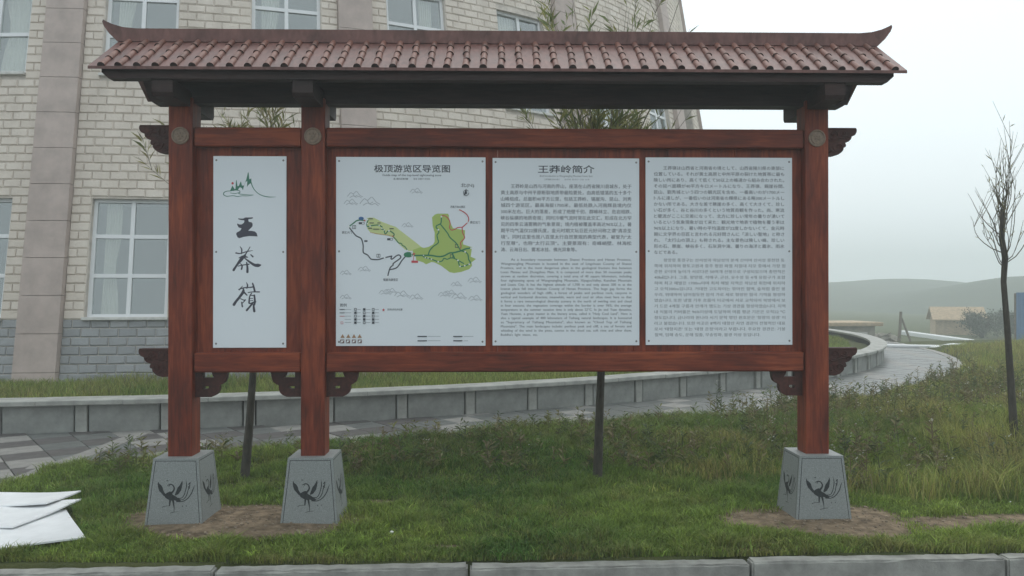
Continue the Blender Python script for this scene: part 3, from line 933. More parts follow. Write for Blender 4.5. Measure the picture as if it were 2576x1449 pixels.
# roof carpentry
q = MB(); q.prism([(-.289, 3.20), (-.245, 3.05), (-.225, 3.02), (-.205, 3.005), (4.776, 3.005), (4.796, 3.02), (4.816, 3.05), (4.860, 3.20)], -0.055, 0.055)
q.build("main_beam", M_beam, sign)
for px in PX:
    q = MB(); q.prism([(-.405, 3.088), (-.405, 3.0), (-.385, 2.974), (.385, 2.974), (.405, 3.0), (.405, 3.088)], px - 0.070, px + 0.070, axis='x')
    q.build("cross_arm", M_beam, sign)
X0R, X1R = -0.465, 5.036
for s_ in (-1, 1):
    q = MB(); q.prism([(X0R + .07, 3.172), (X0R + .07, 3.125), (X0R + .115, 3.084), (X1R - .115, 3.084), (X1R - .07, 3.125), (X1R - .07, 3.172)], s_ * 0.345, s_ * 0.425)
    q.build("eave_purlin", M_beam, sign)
EY, EZ, RZ = 0.470, 3.155, 3.470
slope = math.atan2(RZ - EZ, EY)
sl_len = math.hypot(EY, RZ - EZ)
ROLLS = 45
for s_ in (-1, 1):
    q = MB(); q.prism([(s_ * EY, EZ), (0.0, RZ), (0.0, RZ - .030), (s_ * EY, EZ - .020)], X0R, X1R, axis='x')
    slab = q.build("roof_slope", M_roofwood, sign)
    # one roll tile: a half round that flares toward its lower end
    TL = (sl_len - 0.012) / 4
    n = 8
    def half(r, d, h0=0.0): return [(r * math.cos(math.pi * k / n), d, h0 + r * math.sin(math.pi * k / n)) for k in range(n + 1)]
    def tile_me(seed):
        vs = half(0.0200, 0) + half(0.0232, TL * 0.86) + half(0.0258, TL * 0.88) + half(0.0258, TL) + [(0, TL, 0)]
        fs = [[a * (n + 1) + k, a * (n + 1) + k + 1, (a + 1) * (n + 1) + k + 1, (a + 1) * (n + 1) + k] for a in range(3) for k in range(n)]
        fs += [[3 * (n + 1) + k, 3 * (n + 1) + k + 1, 4 * (n + 1)] for k in range(n)]
        me = bpy.data.meshes.new("tile"); me.from_pydata(vs, [], fs); me.materials.append(M_tile); me.materials.append(M_end_shade)
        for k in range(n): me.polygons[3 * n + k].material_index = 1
        return me
    def tile_M(x, k):
        d0 = TL * k + 0.012
        y = -d0 * math.cos(slope); z = RZ - d0 * math.sin(slope)
        # local +y runs down the slope
        ex = Vector((1, 0, 0)); ey = Vector((0, -math.cos(slope), -math.sin(slope))); ez = Vector((0, -math.sin(slope), math.cos(slope)))
        M = Matrix.Identity(4)
        for r_ in range(3): M[r_][0], M[r_][1], M[r_][2] = ex[r_], ey[r_], ez[r_]
        M.translation = Vector((x, y, z)) + ez * 0.001
        return Matrix.Rotation(math.pi, 4, 'Z') @ M if s_ > 0 else M
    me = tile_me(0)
    mb = MB()
    vs = [v.co.copy() for v in me.vertices]; fs = [list(p.vertices) for p in me.polygons]
    for i in range(ROLLS):
        x = X0R + 0.085 + (X1R - X0R - 0.17) * i / (ROLLS - 1)
        for k in range(4):
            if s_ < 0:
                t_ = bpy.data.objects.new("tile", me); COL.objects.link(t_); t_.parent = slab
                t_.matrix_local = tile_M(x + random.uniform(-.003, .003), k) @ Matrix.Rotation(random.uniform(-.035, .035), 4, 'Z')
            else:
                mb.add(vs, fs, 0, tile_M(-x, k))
    if s_ > 0:
        o = mb.build("rear_tiles", M_tile, slab); o['kind'] = 'stuff'
L_ = [(-.005, 3.452), (-.060, 3.505), (-.100, 3.560), (-.112, 3.592), (-.106, 3.608), (-.088, 3.597), (-.035, 3.573), (.040, 3.553), (.130, 3.545)]
prof = [(X0R + x, z) for x, z in L_] + [(X1R - x, z) for x, z in reversed(L_)]
q = MB(); q.prism(list(reversed(prof)), -0.038, 0.038); q.build("ridge_beam", M_roofwood, sign)

# ------------------------------------------------------------------ printed panels
def text_batch(bodies):
    """all lines of print in one go -> per line (2-D points, faces) at letter size 1"""
    def raw(body):
        cu = bpy.data.curves.new("t", 'FONT')
        cu.body = body; cu.size = 1.0; cu.resolution_u = 2; cu.fill_mode = 'FRONT'; cu.space_line = 4.0
        ob = bpy.data.objects.new("t", cu)
        me = ob.to_mesh()
        co = np.zeros(len(me.vertices) * 3); me.vertices.foreach_get("co", co); co = co.reshape(-1, 3)[:, :2].copy()
        fs = [list(p.vertices) for p in me.polygons]
        ob.to_mesh_clear(); bpy.data.objects.remove(ob); bpy.data.curves.remove(cu)
        return co, fs
    c2, _ = raw("H\nH")
    pitch = c2[:, 1].max() - c2[c2[:, 1] < c2[:, 1].max() - 1.5][:, 1].max()
    co, fs = raw("\n".join(bodies))
    line = np.clip(np.floor((-co[:, 1] + 1.5) / pitch).astype(int), 0, len(bodies) - 1)
    out = []
    per = [[] for _ in bodies]
    for f_ in fs: per[line[f_[0]]].append(f_)
    for i in range(len(bodies)):
        idx = np.nonzero(line == i)[0]; mp_ = {int(k): j for j, k in enumerate(idx)}
        c = co[idx].copy(); c[:, 1] += i * pitch
        out.append((c, [[mp_[k] for k in f_] for f_ in per[i]]))
    return out
TEXT_QUEUE = []
def flush_text():
    bodies = sorted({l[0] for q_ in TEXT_QUEUE for l in q_[1]})
    got = dict(zip(bodies, text_batch(bodies)))
    for sh, lines, mat, name, bold in TEXT_QUEUE:
        V, F = [], []
        for body, u, v, width, size, align in lines:
            co, fs = got[body]
            x = (co[:, 0] - co[:, 0].min()) * size; w = x.max()
            x = x * (width / w if width else 1.0); w = x.max()
            if align == 'c': x = x - w / 2
            for k_, (dx_, dy_) in enumerate([(0, 0), *bold]):          # heavier strokes: the print is laid down again a hair aside
                n = len(V)
                V += [sh.f(u + a_ + dx_ * size, v - b_ + dy_ * size, k_ * 6e-5) for a_, b_ in zip(x, co[:, 1] * size)]
                F += [[i + n for i in f_] for f_ in fs]
        me = bpy.data.meshes.new(name); me.from_pydata(V, [], F); me.update()
        link(name, me, mat, sh.o)

class Sheet:
    """one white board of the notice board; coordinates in the board's own metres from its top-left corner"""
    def __init__(s, x0, x1, z0, z1):
        s.x0, s.x1, s.z0, s.z1 = x0, x1, z0, z1
        q = MB(); q.box(x0, x1, -0.022, -0.0135, z0, z1, bev=0.0015)
        s.o = q.build("white_panel", M_board, sign)
        n = 10
        for cx in (x0 + .022, x1 - .022):
            for cz in (z0 + .03, (z0 + z1) / 2, z1 - .03):
                q = MB()
                q.add([(cx + .0075 * math.cos(2 * math.pi * k / n), -.0222, cz + .0075 * math.sin(2 * math.pi * k / n)) for k in range(n)] +
                      [(cx + .005 * math.cos(2 * math.pi * k / n), -.0255, cz + .005 * math.sin(2 * math.pi * k / n)) for k in range(n)],
                      [[k, (k + 1) % n, n + (k + 1) % n, n + k] for k in range(n)] + [list(range(n, 2 * n))])
                q.build("screw", M_screw, s.o)
    def f(s, u, v, lift=0): return (s.x0 + u, -0.0224 - lift, s.z1 - v)
    def text(s, lines, mat, name, bold=()):
        """lines: (string, left u, baseline v, width (None = natural), size, align)"""
        TEXT_QUEUE.append((s, lines, mat, name, bold))
    def print_(s, fr, base=0.0):
        """Print whose coordinates go through fr -> (u, v)"""
        return Print(lambda x, y, lift: s.f(*fr(x, y), lift + base))

B1 = Sheet(0.211, 0.735, 1.250, 2.632)
B2 = Sheet(1.092, 2.172, 1.262, 2.629)
B3 = Sheet(2.223, 3.291, 1.264, 2.625)
B4 = Sheet(3.338, 4.413, 1.266, 2.633)

# panel 1: mountain logo and three brushed characters.  measured on the panel: 679..911 px wide, 497..1108 px high
def src1(ox, oy, sc):
    return lambda x, y: (((ox + x / sc) - 679.5) / (911 - 679.5) * 0.524, ((oy + y / sc) - 497.5) / (1107.5 - 497.5) * 1.382)
fr = src1(660, 480, 4.674)
pr = B1.print_(fr)
pr.poly([(340, 600), (375, 520), (400, 560), (405, 575), (420, 570), (428, 445), (437, 440), (450, 530), (470, 525), (495, 462), (505, 470), (515, 520), (545, 520), (580, 430), (605, 322), (615, 330), (625, 425), (655, 415), (655, 470), (640, 490), (620, 500), (590, 540), (595, 450), (565, 470), (545, 530), (530, 590), (515, 560), (490, 545), (470, 560), (455, 590), (410, 585), (400, 600)])
pr.stroke([(645, 455, 16), (680, 550, 13), (740, 625, 11), (820, 670, 12), (920, 690, 12), (1020, 688, 3)])
pr.stroke([(350, 601, 9), (420, 590, 9), (475, 597, 10), (487, 620, 10), (470, 643, 10), (560, 655, 9), (685, 660, 5)])
pr.stroke([(685, 661, 5), (600, 674, 9), (520, 673, 9), (450, 683, 10), (380, 672, 10), (290, 680, 11), (245, 655, 13), (252, 625, 12), (290, 605, 10), (350, 601, 9)])
pr.stroke([(345, 632, 7), (420, 640, 9), (475, 622, 6)])
pr.build("mountain_logo", M_logo, B1.o)
pr = B1.print_(fr); pr.disc(377, 487, 18); pr.build("logo_sun", M_red, B1.o)
fr = src1(740, 660, 4.262)
pr = B1.print_(fr)
pr.poly([(80, 150), (100, 155), (150, 155), (175, 140), (215, 140), (275, 138), (280, 150), (255, 160), (220, 163), (215, 180), (225, 200), (258, 205), (275, 225), (272, 260), (245, 290), (215, 320), (260, 322), (305, 330), (330, 355), (342, 398), (300, 395), (230, 392), (150, 405), (95, 422), (70, 408), (52, 365), (60, 345), (105, 320), (125, 290), (85, 275), (65, 240), (68, 222), (95, 235), (125, 235), (155, 215), (165, 185), (150, 178), (110, 175), (82, 165)])
pr.build("brush_character", M_call, B1.o)
pr = B1.print_(fr)
for s_ in ([(105, 535, 8), (128, 575, 18), (125, 630, 14)], [(50, 622, 20), (110, 628, 14), (190, 605, 14), (275, 588, 6)], [(240, 540, 10), (205, 600, 14), (175, 645, 18)],
           [(175, 650, 26), (120, 712, 44), (60, 790, 28), (20, 853, 34)], [(90, 690, 10), (150, 672, 34), (210, 680, 10)],
           [(165, 690, 14), (230, 740, 26), (300, 785, 38), (350, 790, 46), (380, 786, 22)], [(250, 645, 14), (278, 672, 22)],
           [(110, 765, 10), (133, 795, 20), (125, 842, 22)], [(80, 800, 12), (150, 785, 14), (225, 775, 18)], [(195, 750, 18), (205, 820, 28), (205, 880, 32)],
           [(190, 1020, 6), (207, 1060, 20), (198, 1100, 16)], [(275, 1035, 20), (290, 1080, 24), (305, 1145, 26)], [(88, 1118, 14), (150, 1096, 16), (245, 1088, 16), (287, 1080, 18)], [(138, 1072, 8), (97, 1120, 18)],
           [(150, 1110, 20), (148, 1150, 38), (100, 1220, 34), (50, 1282, 34), (25, 1322, 38)], [(155, 1150, 26), (200, 1195, 16)], [(115, 1242, 12), (160, 1262, 14), (182, 1256, 12), (140, 1300, 14)], [(128, 1290, 16), (138, 1348, 22)],
           [(215, 1158, 12), (280, 1150, 14), (368, 1150, 16)], [(262, 1168, 14), (236, 1215, 18), (228, 1300, 22)], [(245, 1195, 12), (302, 1200, 16)], [(299, 1195, 22), (306, 1270, 26), (300, 1322, 26)],
           [(245, 1240, 9), (278, 1238, 9)], [(245, 1270, 9), (280, 1266, 9)], [(235, 1310, 14), (315, 1283, 22)], [(272, 1308, 26), (230, 1360, 24), (197, 1398, 28)], [(290, 1320, 22), (293, 1370, 30), (299, 1412, 32)]):
    if s_[0][0] == 190 and s_[0][1] == 1020:
        pr.build("brush_character", M_call, B1.o); pr = B1.print_(fr)
    pr.stroke(s_)
pr.build("brush_character", M_call, B1.o)

# panel 2: guide map.  1071..1547 px wide, 499..1102 px high
def src2(ox, oy, sc):
    return lambda x, y: (((ox + x / sc) - 1071) / (1546.5 - 1071) * 1.080, ((oy + y / sc) - 500) / (1102 - 500) * 1.367)
r1, r2, r3, r4 = src2(1060, 490, 4.674), src2(1090, 640, 5.575), src2(1290, 640, 5.572), src2(1060, 800, 4.674)
class Multi:
    def __init__(s, sh, base): s.sh = sh; s.p = Print(lambda x, y, l: sh.f(x, y, l + base))
    def stroke(s, fr, pts, w=None):
        k = (fr(1000, 0)[0] - fr(0, 0)[0]) / 1000
        s.p.stroke([(*fr(p[0], p[1]), (p[2] if len(p) > 2 else w) * k * 1.2) for p in pts])
    def poly(s, fr, pts): s.p.poly([fr(*p) for p in pts])
    def disc(s, fr, x, y, r, ry=None):
        k = (fr(1000, 0)[0] - fr(0, 0)[0]) / 1000; u, v = fr(x, y); s.p.disc(u, v, r * k, ry=(ry or r) * k)
    def rect(s, fr, x0, y0, x1, y1): s.poly(fr, [(x0, y0), (x1, y0), (x1, y1), (x0, y1)])
    def box(s, fr, x0, y0, x1, y1, w):
        for a in ([(x0, y0), (x1, y0)], [(x1, y0), (x1, y1)], [(x1, y1), (x0, y1)], [(x0, y1), (x0, y0)]): s.stroke(fr, a, w)
    def build(s, name, mat): return s.p.build(name, mat, s.sh.o)
m_ = Multi(B2, 0.0)
m_.poly(r2, [(440, 310), (490, 295), (570, 300), (700, 370), (860, 430), (950, 460), (1050, 540), (1180, 640), (1338, 762), (1420, 830), (1420, 900), (1338, 885), (1180, 890), (1110, 860), (1000, 760), (900, 650), (820, 620), (600, 590), (500, 560), (450, 500), (435, 430)])
m_.build("map_pale_zone", M_mappale)
m_ = Multi(B2, 0.0002)
m_.poly(r3, [(480, 290), (530, 240), (580, 225), (760, 225), (778, 250), (780, 300), (820, 420), (850, 480), (960, 500), (1065, 520), (1060, 640), (1030, 720), (1030, 770), (1190, 820), (1165, 990), (1260, 1030), (1180, 1090), (1190, 1150), (1140, 1210), (1000, 1260), (870, 1280), (790, 1265), (720, 1210), (640, 1150), (520, 1090), (470, 1085), (375, 1125), (320, 1090), (200, 1050), (190, 990), (140, 960), (140, 870), (280, 820), (340, 835), (420, 815), (500, 770), (525, 720), (525, 560), (490, 440)])
m_.build("map_green_zone", M_mapdark)
m_ = Multi(B2, 0.0004)
m_.stroke(r2, [(120, 460), (180, 540), (250, 620), (320, 655), (350, 690), (375, 790), (378, 915), (450, 960), (500, 1020), (530, 1038), (640, 1042), (755, 1010), (880, 980)], 18)
m_.stroke(r2, [(880, 980), (868, 1028), (895, 1030), (950, 985), (1000, 960), (1035, 980), (1030, 1020), (910, 1110), (905, 1140), (850, 1195), (808, 1345)], 18)
m_.stroke(r2, [(850, 1220), (970, 1185), (1060, 1060), (1125, 985)], 18)
for x, y in ((215, 468), (645, 975)):
    m_.box(r2, x - 28, y - 28, x + 28, y + 28, 7); m_.stroke(r2, [(x, y - 20), (x, y + 20)], 8)
for x, y in ((345, 398), (848, 682)):
    m_.rect(r2, x - 48, y - 20, x + 2, y + 18); m_.box(r2, x + 6, y - 18, x + 50, y + 16, 6)
m_.rect(r2, 395, 700, 452, 730)
for x, y in ((915, 800), (825, 985)): m_.box(r3, x - 22, y - 30, x + 22, y + 26, 9)
m_.build("map_grey_roads", M_print)
m_ = Multi(B2, 0.0012)
m_.stroke(r2, [(120, 460), (200, 400), (280, 345), (400, 347)], 18)
m_.stroke(r2, [(465, 340), (440, 400), (447, 455), (500, 445), (600, 430), (660, 435), (712, 465)], 16)
m_.stroke(r2, [(695, 500), (745, 515), (755, 570), (775, 582), (830, 530), (915, 580), (920, 610), (900, 630)], 16)
m_.stroke(r2, [(900, 630), (950, 680), (1000, 745), (1050, 755), (1070, 790), (1115, 815), (1160, 880)], 14)
m_.disc(r2, 1175, 955, 82, 48)
m_.stroke(r3, [(645, 280), (640, 380), (620, 410), (560, 440), (555, 475), (590, 510), (600, 560), (570, 600), (575, 660), (590, 740), (500, 810), (440, 880), (415, 950)], 17)
m_.stroke(r3, [(625, 410), (700, 500), (760, 580), (800, 650), (900, 740), (940, 800), (990, 880), (1070, 900)], 17)
m_.stroke(r3, [(170, 970), (400, 965), (480, 970), (600, 988), (690, 975), (790, 925), (860, 920), (990, 885), (1080, 850), (1170, 835)], 22)
m_.stroke(r3, [(320, 985), (360, 1005), (470, 1035), (590, 1078), (660, 1065), (690, 1020), (750, 1035), (800, 1015), (860, 1015), (940, 1055), (1040, 1110)], 16)
m_.stroke(r3, [(840, 930), (875, 1010)], 20)
m_.stroke(r3, [(1070, 905), (1115, 950), (1130, 1040), (1160, 1090), (1130, 1125), (1060, 1150), (975, 1160), (945, 1060)], 18)
m_.build("map_green_roads", M_road)
m_ = Multi(B2, 0.0018)
m_.stroke(r3, [(660, 260), (720, 270), (780, 330), (800, 400), (790, 470), (820, 515), (880, 505), (940, 470), (1015, 468)], 13)
m_.stroke(r3, [(1015, 468), (1100, 390), (1130, 330), (1110, 260), (1050, 200), (950, 148)], 14)
m_.stroke(r3, [(1015, 470), (1020, 560), (1055, 630), (1050, 670), (1000, 720), (985, 750), (995, 800), (985, 840)], 14)
m_.rect(r3, 115, 1060, 232, 1100); m_.stroke(r3, [(160, 965), (146, 1062)], 8)
def star(fr, x, y, r): m_.poly(fr, [(x + (r if k % 2 == 0 else r * .42) * math.sin(math.pi * k / 5), y - (r if k % 2 == 0 else r * .42) * math.cos(math.pi * k / 5)) for k in range(10)])
star(r3, 160, 940, 30); star(r2, 403, 350, 22); star(r2, 900, 628, 20); star(r4, 757, 876, 26)
m_.stroke(r2, [(500, 560), (640, 585), (760, 598), (890, 625)], 4)
m_.stroke(r4, [(112, 968), (178, 968)], 7); m_.box(r4, 126, 1052, 158, 1082, 4)
m_.build("map_red_marks", M_red)
m_ = Multi(B2, 0.0026); m_.disc(r2, 340, 312, 46, 30); m_.build("map_lake", M_blue)
m_ = Multi(B2, 0.0028)
for x, y, r_ in ((120, 460, 20), (450, 335, 13), (450, 405, 11), (497, 447, 12), (658, 440, 12), (705, 488, 11), (748, 517, 11), (832, 532, 14), (1160, 882, 13), (755, 1010, 17), (808, 1350, 20), (1235, 940, 11), (1235, 975, 9)): m_.disc(r2, x, y, r_)
for x, y, r_ in ((647, 280, 15), (592, 512, 15), (1172, 838, 15), (1068, 903, 14), (590, 1080, 14), (470, 1033, 13), (410, 1015, 11), (362, 1007, 11), (940, 1055, 14), (1060, 1150, 14), (1140, 1123, 14), (977, 1162, 13), (945, 150, 18), (1103, 372, 16), (330, 968, 11)): m_.disc(r3, x, y, r_)
m_.build("map_stops", M_white)
# faint ink mountains
m_ = Multi(B2, 0.0)
def ridges(cx, cy, s):
    m_ = Multi(B2, 0.0)
    for pts in ([(-90, 20), (-50, -25), (-20, -10), (20, -40), (60, 5), (95, 25)], [(-60, 35), (-20, 15), (15, 30), (50, 20), (80, 40)], [(-20, -5), (0, 20), (30, 5)]):
        m_.stroke(r1, [(cx + x * s, cy + y * s, 4 + 3 * s) for x, y in pts])
    m_.build("ink_mountain", M_print_lite)
for cx, cy, s in ((330, 610, 1.2), (550, 710, 1.6), (270, 720, 1.1), (1240, 550, 1.0), (1110, 1060, 0.9)): ridges(cx, cy, s)
r1s = r1
r1 = r4
for cx, cy, s in ((195, 320, .9), (470, 265, 1.0), (195, 680, .9), (780, 610, 1.0), (870, 590, .9), (1030, 640, 1.2), (1240, 680, 1.1), (1660, 640, 1.0), (1750, 615, .9), (1880, 670, 1.2), (2120, 700, 1.1), (1840, 490, .9), (2110, 430, 1.1)): ridges(cx, cy, s)
r1 = r1s
for y in (1270, 1335):
    m_.stroke(r4, [(1420, y), (1600, y)], 8); m_.stroke(r4, [(1950, y + 2), (2090 if y < 1300 else 2010, y + 2)], 8)
for y in (870, 918, 968, 1015, 1062):
    for x, w_ in ((185, 90), (370, 45), (500, 60), (635, 50)): m_.stroke(r4, [(x, y), (x + w_, y)], 8)
m_.build("small_print", M_print_lite)["kind"] = "stuff"
m_ = Multi(B2, 0.0030)
for cx in (152, 237, 321, 405): m_.poly(r4, [(cx, 1235), (cx + 33, 1290), (cx - 33, 1290)])
m_.build("warning_triangles", M_tan)
m_ = Multi(B2, 0.0032)
for cx in (147, 232, 320, 407): m_.rect(r4, cx - 30, 1315, cx + 30, 1370)
m_.build("prohibition_squares", M_brown)
m_ = Multi(B2, 0.0036)
for cx in (147, 232, 320, 407):
    m_.disc(r4, cx - 4, 1342, 15); m_.stroke(r4, [(cx - 20, 1360), (cx + 20, 1325)], 7)
m_.build("prohibition_symbols", M_white)["kind"] = "stuff"
m_ = Multi(B2, 0.0034)
for y in (868, 917, 967, 1017, 1064):
    for x in (341, 472, 605):
        if (x + y) % 3: m_.rect(r4, x - 18, y - 18, x + 18, y + 18)
        else: m_.box(r4, x - 15, y - 15, x + 15, y + 15, 6)
for y in (868, 918): m_.stroke(r4, [(112, y), (178, y)], 8)
for x, y, w_ in ((1270, 1270, 128), (1270, 1335, 128), (1800, 1272, 125), (1800, 1335, 125)): m_.stroke(r4, [(x, y), (x + w_, y)], 13)
for x, y, w_ in ((560, 968, 55), (575, 1030, 55), (690, 1030, 40), (555, 1108, 50), (630, 1122, 80), (870, 1115, 55)): m_.stroke(r1, [(x - 20, y), (x - 20 + w_, y)], 10)
# north arrow
m_.poly(r1, [(1985, 510), (1998, 590), (1975, 600), (1948, 625), (1960, 580)]); m_.stroke(r1, [(1985 + 40 * math.cos(a / 10 * 2 * math.pi), 578 + 42 * math.sin(a / 10 * 2 * math.pi), 6) for a in range(10)])
m_.build("map_symbols", M_print)["kind"] = "stuff"
def t2(fr, x, y): return fr(x, y)
def tl(fr, body, x, y, w, size, al='c'):
    u, v = fr(x, y); return (body, u, v, w, size, al)
k1 = 1.080 / 475.5 / 4.674; k2 = 1.080 / 475.5 / 5.575
B2.text([tl(r1, "极顶游览区导览图", 1178, 262, 1125 * k1, 0.058)], M_print, "map_title", bold=((.03, 0), (0, .03), (.03, .03)))
for t_ in [tl(r1, "Guide map of the top-level sightseeing zone", 1176, 330, 875 * k1, 0.021), tl(r1, "頂上観光区案内図", 1010, 383, 215 * k1, 0.015), tl(r1, "정상 유람구 안내도", 1325, 383, 250 * k1, 0.015),
         tl(r1, "北(N)", 2003, 487, 200 * k1, 0.030),
         tl(r2, "景区大门", 85, 580, 175 * k2, 0.020), tl(r2, "锡崖沟游览区", 860, 1420, 262 * k2, 0.021), tl(r3, "河南万仙山景区", 935, 120, 265 * k2, 0.019), tl(r3, "景区北门", 1242, 397, 175 * k2, 0.020),
         tl(r4, "图例", 162, 822, 92 * k1, 0.024), tl(r4, "您现在所在的位置", 925, 882, 225 * k1, 0.016)]:
    B2.text([t_], M_print, "map_caption", bold=((.03, .02),))
B2.text([tl(r3, c, 655, y, 42 * k2, 0.022) for c, y in zip("王莽岭景区", (618, 686, 754, 820, 888))], M_print_mid, "zone_name")

# panel 3: Chinese and English text.  1569..2039 px
def src3(ox, oy, sc):
    return lambda x, y: (((ox + x / sc) - 1569) / (2038.5 - 1569) * 1.068, ((oy + y / sc) - 504.5) / (1101.5 - 504.5) * 1.361)
c1, c2 = src3(1560, 490, 4.674), src3(1560, 800, 4.674)
k3 = 1.068 / 469.5 / 4.674
B3.text([tl(c1, "王莽岭简介", 1140, 278, 840 * k3, 0.060)], M_print, "title", bold=((.03, 0), (0, .03), (.03, .03)))
B3.text([tl(c1, "Brief introduction to Wangmangling Mountain Scenic Spot", 1143, 348, 790 * k3, 0.020), tl(c1, "王莽嶺観光地の紹介", 930, 396, 235 * k3, 0.013), tl(c1, "왕망령 풍경구 간단 소개", 1300, 396, 370 * k3, 0.013)], M_print_mid, "subtitle")
ZH = ["王莽岭是山西与河南的界山，座落在山西省陵川县城东，处于", "黄土高原与中州平原断裂地质带最险要处，由高低错落的五十多个", "山峰组成，总面积40平方公里，包括王莽岭、锡崖沟、昆山、刘秀", "城四个游览区，最高海拔1700米，最低处跌入河南辉县境内仅", "300米左右。巨大的落差，形成了绝壁千仞、群峰林立、危岩相跌、", "峡谷纵横的地质奇观；同时冷暖气流时常在此交汇，形成在北方罕", "见的四季云涌雾腾的气象景观；境内植被覆盖率高达96%以上，暑", "期平均气温仅22摄氏度，金元时期文坛巨匠元好问称之谓“清凉圣", "境”。同时这里也是八百里太行自然景观的典型代表，被誉为“太", "行至尊”，也称“太行云顶”。主要景观有：奇峰峭壁、林海松", "涛、云海日出、雾凇冰挂、佛光异象等。"]
L = []
for i, s_ in enumerate(ZH):
    y = 512 + i * 94.3
    x0, x1 = (315, 2118) if i == 0 else ((165, 1295) if i == 10 else (165, 2118))
    u, v = c1(x0, y); L.append((s_, u, v, (x1 - x0) * k3, 0.032, 'l'))
B3.text(L, M_print_mid, "chinese_paragraph", bold=((.03, .015),))
EN = ["As a boundary mountain between Shanxi Province and Henan Province,", "Wangmangling Mountain is located in the east of Lingchuan County of Shanxi", "Province, and in the most dangerous place in the geological fracture line between", "Loess Plateau and Zhongzhou Plain. It is composed of more than 50 mountain peaks", "strewn at random discretion, covering a total area of 40 square kilometers, including", "four sightseeing spots of Wangmangling Mountain, XiyagouValley, Kunshan Mountain", "and Liuxiu City. It has the highest altitude of 1,700 m and only about 300 m at the", "lowest place fell into Huixian County of Henan Province. The huge gap forms the", "geological wonders of high cliffs, a forest of peaks and perilous rock, canyons in", "vertical and horizontal direction; meanwhile, warm and cool air often meet here so that", "it forms a rare meteorological diversity scenery in the north of swirling mist and cloud", "in four seasons; the vegetation coverage within the border is over 96%; the average", "temperature in the summer vacation time is only about 22°C. In Jin and Yuan dynasties,", "Yuan Haowen, a great master in the literary arena, called it \"Holy Cool Land\". Here is", "also a typical example of 400 kilometers of Taihang natural landscapes. It is honoured", "as \"Supremacy of Taihang Mountains\", also known as \"Cloud Top of Taihang", "Mountains\". The main landscapes include: perilous peak and cliff, a sea of forests and", "whistling of the wind in the pines, sunrise in the cloud sea, soft rime and silver thaw,", "Buddha's light vision, etc."]
L = []
for i, s_ in enumerate(EN):
    y = 148 + i * 62.1
    x0, x1 = (315, 2115) if i == 0 else ((165, 715) if i == 18 else (165, 2118))
    u, v = c2(x0, y); L.append((s_.replace(' ', '  '), u, v, (x1 - x0) * k3, 0.0245, 'l'))
B3.text(L, M_print_mid, "english_paragraph", bold=((.03, .0),))

# panel 4: Japanese and Korean text.  2059..2530 px
def src4(ox, oy, sc):
    return lambda x, y: (((ox + x / sc) - 2058) / (2530 - 2058) * 1.075, ((oy + y / sc) - 502) / (1100.5 - 502) * 1.367)
d1, d2 = src4(2050, 490, 4.674), src4(2050, 800, 4.674)
k4 = 1.075 / 472 / 4.674
JA = ["王莽嶺は山西省と河南省の境として、山西省陵川県の東部に", "位置している。それが黄土高原と中州平原の裂けた地質帯に最も", "険しい所にあり、高くて低くて50以上の峰達から組み合わされた。", "その延べ面積が40平方キロメートルになり、王莽嶺、錫崖谷間、", "昆山、劉秀城という四つの観光区を含め、一番高いのが1700メー", "トルに達しが、一番低いのは河南省の輝県にある略300メートルし", "かない所である。大きな差で懸崖の多く、高くて大きくて、珍し", "い石が多く、谷と谷川の多くという地質奇観を作った。尚、寒流", "と暖流がここに交差になって、北方に珍しい常年の曇りが湧いて", "いるという気象現象が出て来た：観光地で地表で植物を覆う率は", "96%以上になり、暑い時の平均温度が22度しかないくて、金元時", "期に文学界の巨匠と言われる元好問さんに「涼しい聖地」と称さ", "れ、「太行山の頂上」も称される。主な景色は険しい峰、珍しい", "形の石、懸崖、峡谷多く、石灰洞や滝、曇りの海洋と霧氷、雨氷", "などである。"]
L = []
for i, s_ in enumerate(JA):
    y = 236 + i * 89.8
    x0, x1 = (300, 2118) if i == 0 else ((165, 510) if i == 14 else (160, 2122))
    u, v = d1(x0, y); L.append((s_, u, v, (x1 - x0) * k4, 0.030, 'l'))
B4.text(L, M_print_mid, "japanese_paragraph", bold=((.03, .015),))
KO = ["왕망령 풍경구는 산서성과 하남성의 분계 산이며 산서성 릉천현 동", "쪽에 위치하며 황토고원과 중주 평원 파열 지질대 지모 중에서 가장 험", "준한 곳이며 높이가 서로다른 50여개 산봉으로 구성되었으며 총면적은", "40㎢입니다. 그중, 왕망령, 석애구, 곤산, 유수성 등 4개 유람구가 포함", "하며 최고 해발은 1700m이며 최저 해발 지역은 하남성 휘현에 위치하", "고 오직300m입니다. 거대한 고도차이는 깎아진 절벽, 숲처럼 줄진 봉", "우리, 위태하여 넘어질듯한 암석 가로 세로 형성된 협곡 기적을 형성하", "였습니다. 또한 냉열 기후 흐름이 이곳에서 서로 교착되어 북방에서 보", "기 드문 4계절 구름과 안개가 맴도는 기상 경관을 형성하였습니다. 지역", "내 식물의 커버률은 96%이상에 도달하며 여름 평균 기온은 오직22 ℃", "정도입니다. 금나라와 원나라 시기 문학 명인 원호문은 '청량의 성경' 이", "라고 불렀습니다. 또한 이곳은 8백리 태항산 자연 경관의 전형적인 대표", "로서 '태항지존' 또는 '태항 운정'이라고 부릅니다. 주요한 경관은: 기봉", "절벽, 임해 송도, 운해 일출, 무송빙화, 불광 이상 등입니다."]
L = []
for i, s_ in enumerate(KO):
    y = 160 + i * 85.6
    x0, x1 = (305, 2125) if i == 0 else ((170, 1758) if i == 13 else (165, 2135))
    u, v = d2(x0, y); L.append((s_, u, v, (x1 - x0) * k4, 0.027, 'l'))
B4.text(L, simple("print_soft_grey", (0.22, 0.235, 0.25), 0.5), "korean_paragraph", bold=((.03, .0),))

flush_text()

